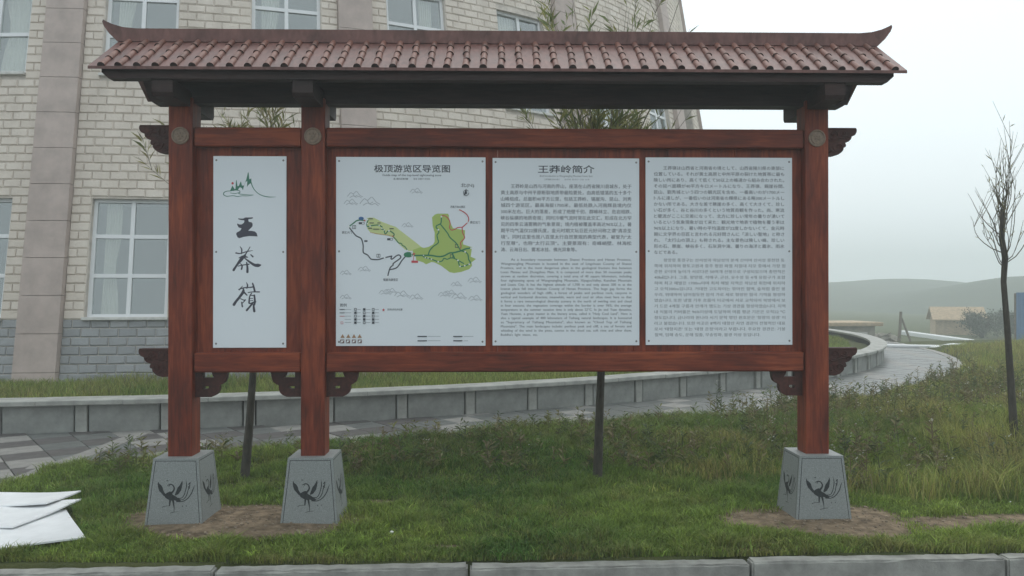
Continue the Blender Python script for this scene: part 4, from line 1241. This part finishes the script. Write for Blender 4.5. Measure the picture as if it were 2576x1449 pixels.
# ------------------------------------------------------------------ willow saplings
def leaf_cloud(rng, starts, nleaf, ll, green, spread):
    """slender leaves along wands -> verts, faces, colours"""
    V, F, C = [], [], []
    for pts in starts:
        n = len(pts)
        for _ in range(nleaf):
            t = rng.uniform(0.25, 1.0) * (n - 1); i = min(int(t), n - 2); p = pts[i].lerp(pts[i + 1], t - i)
            d = (pts[i + 1] - pts[i]).normalized()
            a = rng.uniform(0, 2 * math.pi)
            side = Vector((math.cos(a), math.sin(a), 0))
            d = (d * rng.uniform(0.5, 1.0) + side * rng.uniform(.35, .95) * spread).normalized()
            L_ = ll * rng.uniform(.55, 1.2); w = L_ * rng.uniform(.045, .072)
            up = d.cross(Vector((rng.uniform(-1, 1), rng.uniform(-1, 1), rng.uniform(-.3, 1)))).normalized()
            bend = Vector((0, 0, -1)) * L_ * rng.uniform(0, .22)
            m1 = p + d * L_ * .4; m2 = p + d * L_ + bend
            k = len(V)
            V += [tuple(p), tuple(m1 + up * w), tuple(m1 - up * w), tuple(m2)]
            F += [[k, k + 1, k + 3], [k, k + 3, k + 2]]
            g = green[rng.randrange(len(green))]; f = rng.uniform(.75, 1.25)
            C += [(g[0] * f, g[1] * f, g[2] * f, 1)] * 4
    return V, F, C

def sapling(name, trunk, radii, wands, nleaf, ll, green, label, seed, spread=0.9, lean=0.0):
    rng = random.Random(seed)
    base = trunk[0]
    root = empty(name, base)
    tag(root, label, "tree", "young willows planted on the lawn")
    B_ = Vector(base)
    q = MB(); tp = [Vector(p) - B_ for p in trunk]
    q.tube([tp[0] - Vector((0, 0, .1))] + tp, [radii[0] * 1.25] + radii, seg=9)
    q.build("trunk", M_bark, root, smooth=True)
    starts = []; q = MB()
    for (t, ang, out, up, crv) in wands(rng):
        i = min(int(t * (len(tp) - 1)), len(tp) - 2); p = tp[i].lerp(tp[i + 1], t * (len(tp) - 1) - i)
        pts = []
        nseg = 7
        side = Vector((math.cos(ang), math.sin(ang), 0)); wob = Vector((rng.uniform(-1, 1), rng.uniform(-1, 1), 0)) * .04
        for s in range(nseg + 1):
            f = s / nseg
            pts.append(p + side * out * (f ** crv) + Vector((0, 0, up * f)) + wob * math.sin(f * 5) * f)
        q.tube(pts, [.0052 * (1 - .75 * s / nseg) for s in range(nseg + 1)], seg=5)
        starts.append(pts)
        for _ in range(rng.randrange(1, 4)):
            j = rng.randrange(2, nseg); a2 = rng.uniform(0, 2 * math.pi); s2 = Vector((math.cos(a2), math.sin(a2), 0)); l2 = rng.uniform(.15, .4)
            pp = [pts[j] + s2 * l2 * .5 * (f / 3) + Vector((0, 0, l2 * f / 3)) for f in range(4)]
            q.tube(pp, [.0028, .0024, .002, .0012], seg=4); starts.append(pp)
    q.build("branches", M_twig, root, smooth=True)
    if nleaf:
        V, F, C = leaf_cloud(rng, starts, nleaf, ll, green, spread)
        me = bpy.data.meshes.new("crown"); me.from_pydata(V, [], F)
        ca_ = me.color_attributes.new("tint", 'FLOAT_COLOR', 'POINT'); ca_.data.foreach_set("color", np.array(C).reshape(-1))
        link("crown", me, M_leaf, root)
    return root
G1 = [(.26, .24, .09), (.21, .22, .08), (.30, .26, .12), (.13, .15, .06)]
G2 = [(.19, .22, .075), (.24, .25, .085), (.13, .165, .06), (.29, .28, .11)]
def wands1(r):
    out = [(r.uniform(.85, 1.0), r.uniform(0, 6.28), r.uniform(.05, .45), r.uniform(.6, 1.25), r.uniform(.9, 1.6)) for _ in range(22)]
    out += [(.9, 3.3, .95, .75, .8), (.88, 3.0, .8, .8, .7), (.97, 3.2, .7, .6, .8)]
    return out
sapling("willow_sapling", [(-2.31, 7.05, .05), (-2.27, 7.05, .5), (-2.24, 7.05, .95), (-2.23, 7.07, 1.6), (-2.22, 7.08, 2.35)], [.041, .035, .030, .028, .025], wands1, 13, .14, G1,
        "thin young willow with yellowing leaves, its trunk between the two close posts", 3, .8)
def wands2(r):
    out = [(r.uniform(.78, 1.0), r.uniform(0, 6.28), r.uniform(.1, .85), r.uniform(.6, 1.5), r.uniform(.8, 1.5)) for _ in range(46)]
    out += [(.95, r.choice([r.uniform(-.6, .6), r.uniform(2.6, 3.6)]), r.uniform(.05, .75), r.uniform(1.6, 2.3), r.uniform(.9, 1.3)) for _ in range(20)]
    return out
sapling("willow_sapling", [(.74, 7.05, .05), (.755, 7.06, .5), (.77, 7.05, .95), (.80, 7.06, 1.7), (.82, 7.08, 2.35)], [.042, .037, .034, .032, .028], wands2, 16, .15, G2,
        "young willow with a dense leafy crown, its trunk below the wide map panels", 8, .9)
def wands3(r):
    out = [(r.uniform(.58, 1.0), r.uniform(0, 6.28), r.uniform(.03, .20), r.uniform(.30, .75), r.uniform(.40, .7)) for _ in range(26)]
    out += [(.70, 3.1, .36, .35, .6), (.85, 3.2, .36, .40, .8), (.62, 0.1, .36, .5, .6)]
    return out
sapling("willow_sapling", [(4.72, 7.65, .12), (4.68, 7.65, .8), (4.645, 7.65, 1.35), (4.62, 7.66, 1.75), (4.635, 7.66, 1.98), (4.605, 7.66, 2.15), (4.615, 7.66, 2.43)], [.040, .032, .027, .025, .028, .025, .022], wands3, 1, .09, G1,
        "nearly bare pollarded willow with upright twigs on the open grass", 5, .7)

# ------------------------------------------------------------------ grass, weeds, pebbles
def blades(n, x, y, z, h, w, col, lean, name, mat=M_grass, kind='stuff'):
    ang = RNG.uniform(0, 2 * np.pi, n); la = RNG.uniform(0, 2 * np.pi, n); ln = lean * RNG.uniform(0.1, 1.0, n) * h
    dx, dy = np.cos(ang) * w / 2, np.sin(ang) * w / 2
    lx, ly = np.cos(la) * ln, np.sin(la) * ln
    V = np.zeros((n, 5, 3))
    V[:, 0] = np.stack([x - dx, y - dy, z - .01], -1); V[:, 1] = np.stack([x + dx, y + dy, z - .01], -1)
    V[:, 2] = np.stack([x - dx * .75 + lx * .35, y - dy * .75 + ly * .35, z + h * .6], -1); V[:, 3] = np.stack([x + dx * .75 + lx * .35, y + dy * .75 + ly * .35, z + h * .6], -1)
    V[:, 4] = np.stack([x + lx, y + ly, z + h * RNG.uniform(.8, 1.0, n)], -1)
    base = np.arange(n)[:, None] * 5
    tri = np.concatenate([base + np.array([[0, 1, 3]]), base + np.array([[0, 3, 2]]), base + np.array([[2, 3, 4]])], 1).reshape(-1)
    me = bpy.data.meshes.new(name)
    me.vertices.add(n * 5); me.vertices.foreach_set("co", V.reshape(-1))
    nt_ = n * 3
    me.loops.add(nt_ * 3); me.loops.foreach_set("vertex_index", tri.astype(np.int32))
    me.polygons.add(nt_); me.polygons.foreach_set("loop_start", np.arange(0, nt_ * 3, 3, dtype=np.int32))
    try: me.polygons.foreach_set("loop_total", np.full(nt_, 3, dtype=np.int32))
    except Exception: pass
    me.update(calc_edges=True)
    c = np.ones((n, 5, 4)); c[:, :, :3] = col[:, None, :]
    ca_ = me.color_attributes.new("tint", 'FLOAT_COLOR', 'POINT'); ca_.data.foreach_set("color", c.reshape(-1))
    o = link(name, me, mat)
    if kind: o['kind'] = kind
    return o

def keep_clear(x, y):
    ok = np.ones(x.shape, bool)
    c, s = math.cos(rad(1.19)), math.sin(rad(1.19))
    lx = (x + 2.364) * c + (y - 5.885) * s; ly = -(x + 2.364) * s + (y - 5.885) * c
    for px in PX: ok &= ~((abs(lx - px) < .205) & (abs(ly) < .205))
    a, b = -.85 * (x + 2.77) - .53 * (y - 5.30), -.59 * (x + 2.77) + .81 * (y - 5.30)
    ok &= ~((a > .012) & (a < 1.5) & (b > .012) & (b < .9))
    ok &= ~((x < -3.3) & (x > -4.3) & (y > 5.5) & (y < 6.32))
    return ok
def mixc(a, b, t): return np.asarray(a)[None] * (1 - t[:, None]) + np.asarray(b)[None] * t[:, None]
def grass_colour(x, y, dry):
    vr = RNG.uniform(.55, 1.5, len(x))[:, None]
    n1 = vnoise(x, y, .9, 31, 4); n2 = vnoise(x, y, 3.5, 41, 3); r = RNG.uniform(0, 1, len(x))
    c = mixc((.066, .155, .022), (.245, .320, .056), np.clip(n1 * 1.5 - .25 + (r - .5) * .4, 0, 1))
    d = np.clip(dry + (n2 - .5) * .9 + (r - .5) * .5, 0, 1)
    return vr * (c * (1 - d[:, None])) + vr * mixc((.27, .25, .075), (.23, .18, .085), RNG.uniform(0, 1, len(x))) * d[:, None]

# mown lawn in front and around the board
N0 = 420000
y = 4.95 + 4.6 * RNG.uniform(0, 1, N0) ** 1.25
x = RNG.uniform(-1, 1, N0) * (0.66 * y + .5)
ok = (region(x, y) == 0) & keep_clear(x, y) & (y > kerb_y(x) + .005)
sm = soil_mask(x, y)
cl = vnoise(x, y, 6, 77, 3)
ok &= (RNG.uniform(0, 1, N0) > sm * 1.05) & (RNG.uniform(0, 1, N0) < .35 + 1.3 * cl)
x, y, sm = x[ok], y[ok], sm[ok]
z = ground_h(x, y)
tall = sstep(7.3, 8.5, y) * .075 + .05 * sstep(1.6, 4.5, x) * sstep(6.2, 7.5, y)
h = (.014 + .065 * sstep(.35, .8, vnoise(x, y, 5.0, 51, 3)) + .02 * vnoise(x, y, 1.2, 52, 2) + tall) * RNG.uniform(.55, 1.35, len(x)) * (1 - .5 * sm)
dry = .50 * (1 - sstep(5.0, 5.40, y - KSL * x)) * sstep(.3, .6, vnoise(x, y, 1.7, 19)) + .24 * sstep(7.3, 8.4, y) + .25 * sm - .02
g = blades(len(x), x, y, z, h, RNG.uniform(.004, .0085, len(x)), grass_colour(x, y, dry), 1.3, "lawn_grass")
tag(g, "short green lawn grass around the notice board's stone feet", "grass")

# tufts that stand out of the lawn
NT, PER = 3200, 26
yc = 5.0 + 4.2 * RNG.uniform(0, 1, NT) ** 1.2; xc = RNG.uniform(-1, 1, NT) * (.66 * yc + .3)
sz = RNG.uniform(.015, .05, NT); hh = RNG.uniform(.03, .065, NT) * (1 + 1.2 * sstep(6.6, 8.2, yc)); tone = RNG.uniform(.6, 1.5, NT); dr = RNG.uniform(-.25, .35, NT)
x = np.repeat(xc, PER) + RNG.normal(0, 1, NT * PER) * np.repeat(sz, PER); y = np.repeat(yc, PER) + RNG.normal(0, 1, NT * PER) * np.repeat(sz, PER)
h = np.repeat(hh, PER) * RNG.uniform(.5, 1.2, NT * PER); tone = np.repeat(tone, PER); dr = np.repeat(dr, PER)
ok = (region(x, y) == 0) & keep_clear(x, y) & (y > kerb_y(x) + .01) & (soil_mask(x, y) < .35)
x, y, h, tone, dr = x[ok], y[ok], h[ok], tone[ok], dr[ok]
g = blades(len(x), x, y, ground_h(x, y), h, RNG.uniform(.004, .009, len(x)), grass_colour(x, y, dr) * tone[:, None], 1.6, "lawn_tufts")
tag(g, "coarser grass tufts standing out of the short lawn", "grass")

# rough meadow to the right and behind, tall weeds
N1 = 200000
y = 6.3 + 17.7 * RNG.uniform(0, 1, N1) ** 1.6
x = RNG.uniform(.05, .68, N1) * y + RNG.normal(0, .2, N1)
edge = 7.5 + 1.6 * (vnoise(x, y, .9, 15, 3) - .5) - .10 * np.clip(x - 2, 0, 5)
ok = (region(x, y) == 0) & (x > .9 + .8 * vnoise(x, y, 1.0, 16) + .4 * RNG.normal(0, 1, N1)) & (RNG.uniform(0, 1, N1) < sstep(-.9, .8, y - edge)) & keep_clear(x, y)
x, y = x[ok], y[ok]
wd = vnoise(x, y, 1.1, 61, 4)
h = (.06 + .26 * sstep(.3, .75, wd)) * RNG.uniform(.5, 1.5, len(x)) * (.55 + .45 * sstep(2.5, 5, x)) * (.6 + .4 * sstep(.2, 3.5, radius(x, y) - RP))
dry = .62 + .4 * (wd - .5)
g = blades(len(x), x, y, ground_h(x, y), h, RNG.uniform(.004, .010, len(x)), grass_colour(x, y, dry) * 1.3, .8, "meadow_grass")
tag(g, "tall ragged meadow grass and weeds beside the ring path", "grass")

# weeds with leafy stems
def weeds(n, xr, yr, hmin, hmax, name, label, white=.15, onlyreg=0):
    V, F, C = [], [], []
    rng = random.Random(99)
    cnt = 0
    while cnt < n:
        y0 = rng.uniform(*yr); x0 = rng.uniform(*xr)
        dens = float(vnoise(np.array([x0]), np.array([y0]), 1.4, 88, 3)[0])
        if dens < rng.uniform(.3, .62): continue
        if region(np.array([x0]), np.array([y0]))[0] != onlyreg: continue
        cnt += 1
        z0 = float(ground_h(np.array([x0]), np.array([y0]))[0]); H = rng.uniform(hmin, hmax) * (.45 + 1.1 * dens) * (.72 + .28 * float(sstep(.3, 4.5, math.hypot(x0 - AX, y0 - AY) - RP)) if x0 > 2.5 else 1.0)
        tx, ty = rng.uniform(-.15, .15) * H, rng.uniform(-.15, .15) * H
        base = random.choice([(.12, .155, .05), (.17, .175, .065), (.10, .13, .055), (.21, .19, .085), (.19, .16, .08)])
        def q4(a, b, w, col):
            a, b = Vector(a), Vector(b); s = Vector((rng.uniform(-1, 1), rng.uniform(-1, 1), 0)).normalized() * w; k = len(V)
            m = a.lerp(b, .5) + Vector((0, 0, .1 * (b - a).length))
            V.extend([tuple(a), tuple(m + s), tuple(b), tuple(m - s)]); F.extend([[k, k + 1, k + 2], [k, k + 2, k + 3]]); C.extend([(*col, 1)] * 4)
        q4((x0, y0, z0), (x0 + tx, y0 + ty, z0 + H), .004, (base[0] * .9, base[1] * .8, base[2]))
        for k in range(int(10 + 34 * H)):
            t = rng.uniform(.08, 1.0); a = rng.uniform(0, 6.28); l_ = rng.uniform(.035, .10) * (1.1 - .5 * t)
            p = (x0 + tx * t, y0 + ty * t, z0 + H * t); f = rng.uniform(.7, 1.3)
            q4(p, (p[0] + l_ * math.cos(a), p[1] + l_ * math.sin(a), p[2] + l_ * rng.uniform(.0, .9)), l_ * .19, tuple(c * f for c in base))
        if rng.random() < white:
            for k in range(rng.randrange(2, 6)):
                p = (x0 + tx + rng.uniform(-.03, .03), y0 + ty + rng.uniform(-.03, .03), z0 + H + rng.uniform(-.03, .02))
                q4(p, (p[0] + .012, p[1], p[2] + .010), .008, (.62, .62, .55))
    me = bpy.data.meshes.new(name); me.from_pydata(V, [], F)
    ca_ = me.color_attributes.new("tint", 'FLOAT_COLOR', 'POINT'); ca_.data.foreach_set("color", np.array(C).reshape(-1))
    o = link(name, me, M_grass); o['kind'] = 'stuff'; tag(o, label, "weeds")
weeds(1350, (2.4, 9.5), (6.6, 14.5), .14, .46, "meadow_weeds", "leafy flowering weeds in the tall grass by the bare willow", .22)
weeds(620, (-3.9, 4.2), (7.2, 9.4), .07, .24, "verge_weeds", "low leafy weeds along the back edge of the lawn", .05)
# terrace bed grass
N2 = 90000
rr = RNG.uniform(15.3, RW - .33, N2); ph = np.radians(RNG.uniform(-22, 70, N2)) + PHI0
x = AX + rr * np.sin(ph); y = AY - rr * np.cos(ph)
wd = vnoise(x, y, 1.2, 71, 3)
h = (.07 + .16 * wd) * RNG.uniform(.5, 1.4, N2)
g = blades(N2, x, y, ground_h(x, y), h, RNG.uniform(.006, .012, N2), grass_colour(x, y, .40 + .4 * (wd - .5)) * 1.15, .8, "terrace_grass")
tag(g, "yellowish grass bed between the low wall and the round building", "grass")

# pebbles and clods on the bare soil: one joined part, far too many to count
mb = MB()
bm0 = bmesh.new(); bmesh.ops.create_icosphere(bm0, subdivisions=1, radius=1); iv = [v.co.copy() for v in bm0.verts]; bm0.verts.index_update(); ifc = [[v.index for v in f.verts] for f in bm0.faces]; bm0.free()
cnt = 0
while cnt < 900:
    x0, y0 = random.uniform(-3.1, 4.2), random.uniform(5.2, 6.4)
    if soil_mask(np.array([x0]), np.array([y0]))[0] < .6: continue
    cnt += 1
    s = random.uniform(.003, .011) * (1.8 if random.random() < .06 else 1)
    z0 = float(ground_h(np.array([x0]), np.array([y0]))[0])
    mb.add([Vector((v.x * s * random.uniform(.7, 1.3), v.y * s * random.uniform(.7, 1.3), v.z * s * random.uniform(.5, .9))) + Vector((x0, y0, z0 + s * .3)) for v in iv], ifc, 0)
o = mb.build("soil_clods", simple("soil_clod", (.23, .18, .13), .95, noise=.5, scale=25)); o['kind'] = 'stuff'; tag(o, "loose clods and grit on the bare soil round the stone feet", "soil")

def stone(name, x0, y0, s, mt, label, cat, flat=.6):
    q = MB(); r = random.Random(int(x0 * 1000))
    q.add([Vector((v.x * r.uniform(.7, 1.2), v.y * r.uniform(.7, 1.2), v.z * flat * r.uniform(.8, 1.1))) * s for v in iv], ifc)
    o = q.build(name, mt, smooth=True); o.location = (x0, y0, float(ground_h(np.array([x0]), np.array([y0]))[0]) + s * .45); tag(o, label, cat)
stone("paper_scrap", -.81, 5.50, .022, M_litter, "small white crumpled scrap on the lawn below the map panel", "litter")
stone("paper_scrap", 3.85, 6.30, .020, M_litter, "small white scrap in the grass right of the lone stone foot", "litter")
stone("stone_chip", -1.12, 5.83, .014, M_pebble, "pale stone chip on the soil beside the middle stone foot", "stone")
stone("stone_chip", 2.72, 6.62, .018, M_pebble, "pale stone chip in the grass behind the lone stone foot", "stone")

# dark clump of herbs at the foot of the bare willow
def clump(x0, y0, s, name, label):
    V, F, C = [], [], []; rng = random.Random(4)
    z0 = float(ground_h(np.array([x0]), np.array([y0]))[0])
    for _ in range(900):
        a = rng.uniform(0, 6.28); r_ = s * math.sqrt(rng.random()); hh = .26 * (1 - (r_ / s) ** 2) * rng.uniform(.3, 1)
        p = Vector((x0 + r_ * math.cos(a), y0 + .6 * r_ * math.sin(a), z0 + hh)); d = Vector((rng.uniform(-1, 1), rng.uniform(-1, 1), rng.uniform(-.2, .8))).normalized() * rng.uniform(.02, .05)
        w = d.cross(Vector((rng.uniform(-1, 1), rng.uniform(-1, 1), 1))).normalized() * .010; k = len(V)
        V += [tuple(p), tuple(p + d * .5 + w), tuple(p + d), tuple(p + d * .5 - w)]; F += [[k, k + 1, k + 2, k + 3]]; f = rng.uniform(.6, 1.3)
        C += [(.035 * f, .048 * f, .022 * f, 1)] * 4
    me = bpy.data.meshes.new(name); me.from_pydata([tuple(Vector(v) - Vector((x0, y0, z0))) for v in V], [], F)
    ca_ = me.color_attributes.new("tint", 'FLOAT_COLOR', 'POINT'); ca_.data.foreach_set("color", np.array(C).reshape(-1))
    root = empty(name, (x0, y0, z0)); tag(root, label, "plant"); link("foliage", me, M_leaf, root)
    q = MB()
    for _ in range(8): q.tube([(0, 0, -.02), (rng.uniform(-.15, .15), rng.uniform(-.1, .1), .18)], [.004, .002], seg=4)
    q.build("stems", M_twig, root)
clump(4.62, 7.3, .5, "dark_herb", "dark leafy herb clump at the foot of the bare willow")

# ------------------------------------------------------------------ white sheets lying on the grass
def sheet(corner, u, v, lu, lv, zf, label, seed):
    """a thin board from its corner along u and v; zf(s, t) is its height"""
    n, m = 24, 14; u, v = Vector((*u, 0)).normalized(), Vector((*v, 0)).normalized()
    vs = []
    for top in (0, 1):
        for i in range(n + 1):
            for j in range(m + 1):
                s, t = i / n, j / m; p = u * lu * s + v * lv * t
                vs.append((p.x, p.y, zf(s * lu, t * lv) + .004 * math.sin(9 * s + 5 * t + seed) + (.011 if top else 0)))
    N_ = (n + 1) * (m + 1); fs = []
    for i in range(n):
        for j in range(m):
            a = i * (m + 1) + j
            fs += [[a, a + 1, a + m + 2, a + m + 1], [N_ + a, N_ + a + m + 1, N_ + a + m + 2, N_ + a + 1]]
    rim = [i * (m + 1) for i in range(n + 1)] + [n * (m + 1) + j for j in range(1, m + 1)] + [i * (m + 1) + m for i in range(n - 1, -1, -1)] + [j for j in range(m - 1, 0, -1)]
    for i in range(len(rim)):
        a, b = rim[i], rim[(i + 1) % len(rim)]; fs.append([a, b, b + N_, a + N_])
    q = MB(); q.add(vs, fs); o = q.build("foam_sheet", M_foam, smooth=False); o.location = (*corner, 0)
    tag(o, label, "sheet", "white sheets left on the grass")
sheet((-2.77, 5.30), (-.85, -.53), (-.59, .81), 1.4, .86, lambda s, t: .045 + .012 * math.sin(3 * s), "white packing sheet with a square corner, lowest on the grass", 1)
sheet((-3.24, 6.14), (-1, .06), (-.13, -.99), 1.5, .70, lambda s, t: .052 + .030 * math.exp(-s * 2.2) * (1 - .4 * t) + .03 * math.sin(2.5 * t) * (s > .3) * min(1, (s - .3) * 3), "white packing sheet with a lifted corner, lying across the lowest sheet", 2)
sheet((-3.36, 6.36), (-1, .05), (-.10, -.99), 1.3, .40, lambda s, t: .064 + .030 * math.exp(-s * 2.5) + .01 * t, "narrow white packing sheet on top, nearest the paved path", 3)

# ------------------------------------------------------------------ far things in the mist
def gz(x0, y0): return float(ground_h(np.array([float(x0)]), np.array([float(y0)]))[0])
# tan timber shed
sx, sy = 32.7, 60.0; zb = gz(sx, sy)
shed = empty("timber_shed", (sx, sy, zb), rad(-18)); shed.scale = (.78, .78, .95); tag(shed, "small tan timber shed with a pitched roof in the mist", "shed")
q = MB(); q.prism([(-1.4, -.2), (1.4, -.2), (1.4, 1.25), (0, 2.0), (-1.4, 1.25)], -2.0, 2.0, axis='x')
q.build("wall", M_timber, shed)
for k in range(12):
    q = MB(); q.box(-2.0 + k * .335, -2.0 + k * .335 + .32, -1.44, -1.405, -.1, 1.22); q.build("board", M_timber, shed)
for s_ in (-1, 1):
    q = MB(); q.prism([(s_ * 1.75, 1.10), (0, 2.06), (0, 2.14), (s_ * 1.75, 1.18)], -2.3, 2.3, axis='x'); q.build("roof", M_timber, shed)
# stone hut with flat roof
hx, hy = 20.5, 48.0; zb = gz(hx, hy)
hut = empty("stone_hut", (hx, hy, zb), rad(8)); tag(hut, "low rough stone hut with a flat slab roof beyond the curved wall", "hut")
q = MB(); q.box(-2.6, .2, -1.2, 1.2, -.3, 1.15); q.build("wall", M_stone, hut)
q = MB(); q.box(-2.9, .55, -1.5, 1.5, 1.15, 1.38, bev=.03); q.build("roof", M_timber, hut)
q = MB(); q.box(-.9, -.3, -1.26, -1.2, -.2, .8); q.build("door", M_sill, hut)
q = MB()
for k in range(10):
    q.add([Vector((v.x * random.uniform(.3, .5), v.y * .35, v.z * random.uniform(.25, .45))) + Vector((.8 + random.uniform(-.4, .8), random.uniform(-.8, .6), random.uniform(.0, .5))) for v in iv], ifc)
o = q.build("rubble_heap", M_stone, None); o.location = (hx + .4, hy, zb); o['kind'] = 'stuff'; tag(o, "heap of rough rubble beside the stone hut", "rubble")
# braced pole
pxx, pyy = 21.9, 46.0; zb = gz(pxx, pyy)
pole = empty("braced_pole", (pxx, pyy, zb)); tag(pole, "old wooden pole propped by a slanting brace", "pole")
q = MB(); q.tube([(-.12, 0, -.2), (0, 0, 1.0), (.05, 0, 1.95)], [.10, .09, .08], seg=8); q.build("post", M_pole, pole)
q = MB(); q.tube([(.72, -.1, -.2), (.08, 0, 1.6)], [.065, .06], seg=7); q.build("brace", M_pole, pole)
# white kerb lines
def bar(name, a, b, w, h, mt, label, cat):
    a, b = Vector(a), Vector(b); c = (a + b) / 2; L_ = (b - a).length; an = math.atan2(b.y - a.y, b.x - a.x)
    q = MB(); q.box(-L_ / 2, L_ / 2, -w / 2, w / 2, 0, h, bev=min(w, h) * .15); o = q.build(name, mt); o.location = c; o.rotation_euler = (0, -math.asin((b.z - a.z) / L_), an); tag(o, label, cat)
bar("low_white_wall", (28.7, 60.0, gz(28.7, 60.0) - .05), (28.0, 49.6, gz(28.0, 49.6) - .05), .35, .34, M_frame, "long low white wall running past the timber shed", "wall")
bar("white_plank", (10.75, 24.6, .0), (12.9, 24.1, .0), .35, .08, M_frame, "white plank lying across the far end of the ring path", "plank")
bar("white_plank", (12.3, 23.6, .0), (13.4, 24.4, .06), .45, .06, M_frame, "short white plank askew at the end of the longer plank", "plank")
# shrub
def shrub(x0, y0, r_, hgt, label, seed):
    rng = random.Random(seed); zb = gz(x0, y0); root = empty("shrub", (x0, y0, zb)); tag(root, label, "shrub")
    q = MB()
    for k in range(9):
        a = rng.uniform(0, 6.28); q.tube([(0, 0, -.1), (.3 * r_ * math.cos(a), .3 * r_ * math.sin(a), hgt * .4), (.7 * r_ * math.cos(a), .7 * r_ * math.sin(a), hgt * .8)], [.05, .035, .01], seg=5)
    q.build("stems", M_bark, root)
    V, F, C = [], [], []
    cl = [(rng.uniform(-.7, .7) * r_, rng.uniform(-.6, .6) * r_, rng.uniform(.25, .85) * hgt) for _ in range(24)]
    for _ in range(4200):
        c = rng.choice(cl); p = Vector(c) + Vector((rng.gauss(0, 1), rng.gauss(0, 1), rng.gauss(0, .8))) * r_ * .2
        if p.z < 0: continue
        d = Vector((rng.uniform(-1, 1), rng.uniform(-1, 1), rng.uniform(-1, 1))).normalized() * .07; w = d.cross(Vector((rng.uniform(-1, 1), rng.uniform(-1, 1), rng.uniform(-1, 1)))).normalized() * .035; k = len(V)
        V += [tuple(p - d), tuple(p + w), tuple(p + d), tuple(p - w)]; F.append([k, k + 1, k + 2, k + 3]); f = rng.uniform(.6, 1.3); C += [(.045 * f, .058 * f, .028 * f, 1)] * 4
    me = bpy.data.meshes.new("foliage"); me.from_pydata(V, [], F)
    ca_ = me.color_attributes.new("tint", 'FLOAT_COLOR', 'POINT'); ca_.data.foreach_set("color", np.array(C).reshape(-1))
    link("foliage", me, M_leaf, root)
shrub(32.0, 55.5, 1.15, 1.85, "dark round shrub in front of the timber shed", 1)
shrub(34.2, 56.0, 1.0, 1.9, "dark shrub between the round shrub and the blue hoarding", 2)
# blue hoarding
bx, by = 24.75, 40.0; zb = gz(bx, by)
hd = empty("blue_hoarding", (bx, by, zb), rad(8)); tag(hd, "tall blue sheet metal hoarding behind the bare willow", "hoarding")
for k in range(8):
    pts = []
    for i in range(9):
        xx = k * 1.0 + i / 8 * .985
        pts.append((xx, .03 if i % 2 else 0.0))
    q = MB()
    vs = [(a, b, -.3) for a, b in pts] + [(a, b, 2.62) for a, b in pts]
    q.add(vs, [[i, i + 1, i + 10, i + 9] for i in range(8)]); q.build("sheet_panel", M_bluep, hd, recalc=False)
    q = MB(); q.box(k * 1.0 - .04, k * 1.0 + .04, .035, .10, -.3, 2.58); q.build("post", M_pole, hd)

# ------------------------------------------------------------------ mist
q = MB(); q.box(-300, 300, -80, 290, -5.5, 13.6)
hz = q.build("haze", None)
hz['kind'] = 'stuff'
tag(hz, "pale mist filling the air over the whole place", "haze")
m = bpy.data.materials.new("mist"); m.use_nodes = True
nt = m.node_tree; nt.nodes.clear()
out = nt.nodes.new("ShaderNodeOutputMaterial"); pv = nt.nodes.new("ShaderNodeVolumePrincipled")
pv.inputs['Color'].default_value = (0.84, 0.89, 0.88, 1)
pv.inputs['Density'].default_value = 0.0058
pv.inputs['Anisotropy'].default_value = 0.1
nt.links.new(pv.outputs[0], out.inputs['Volume'])
hz.data.materials.append(m)
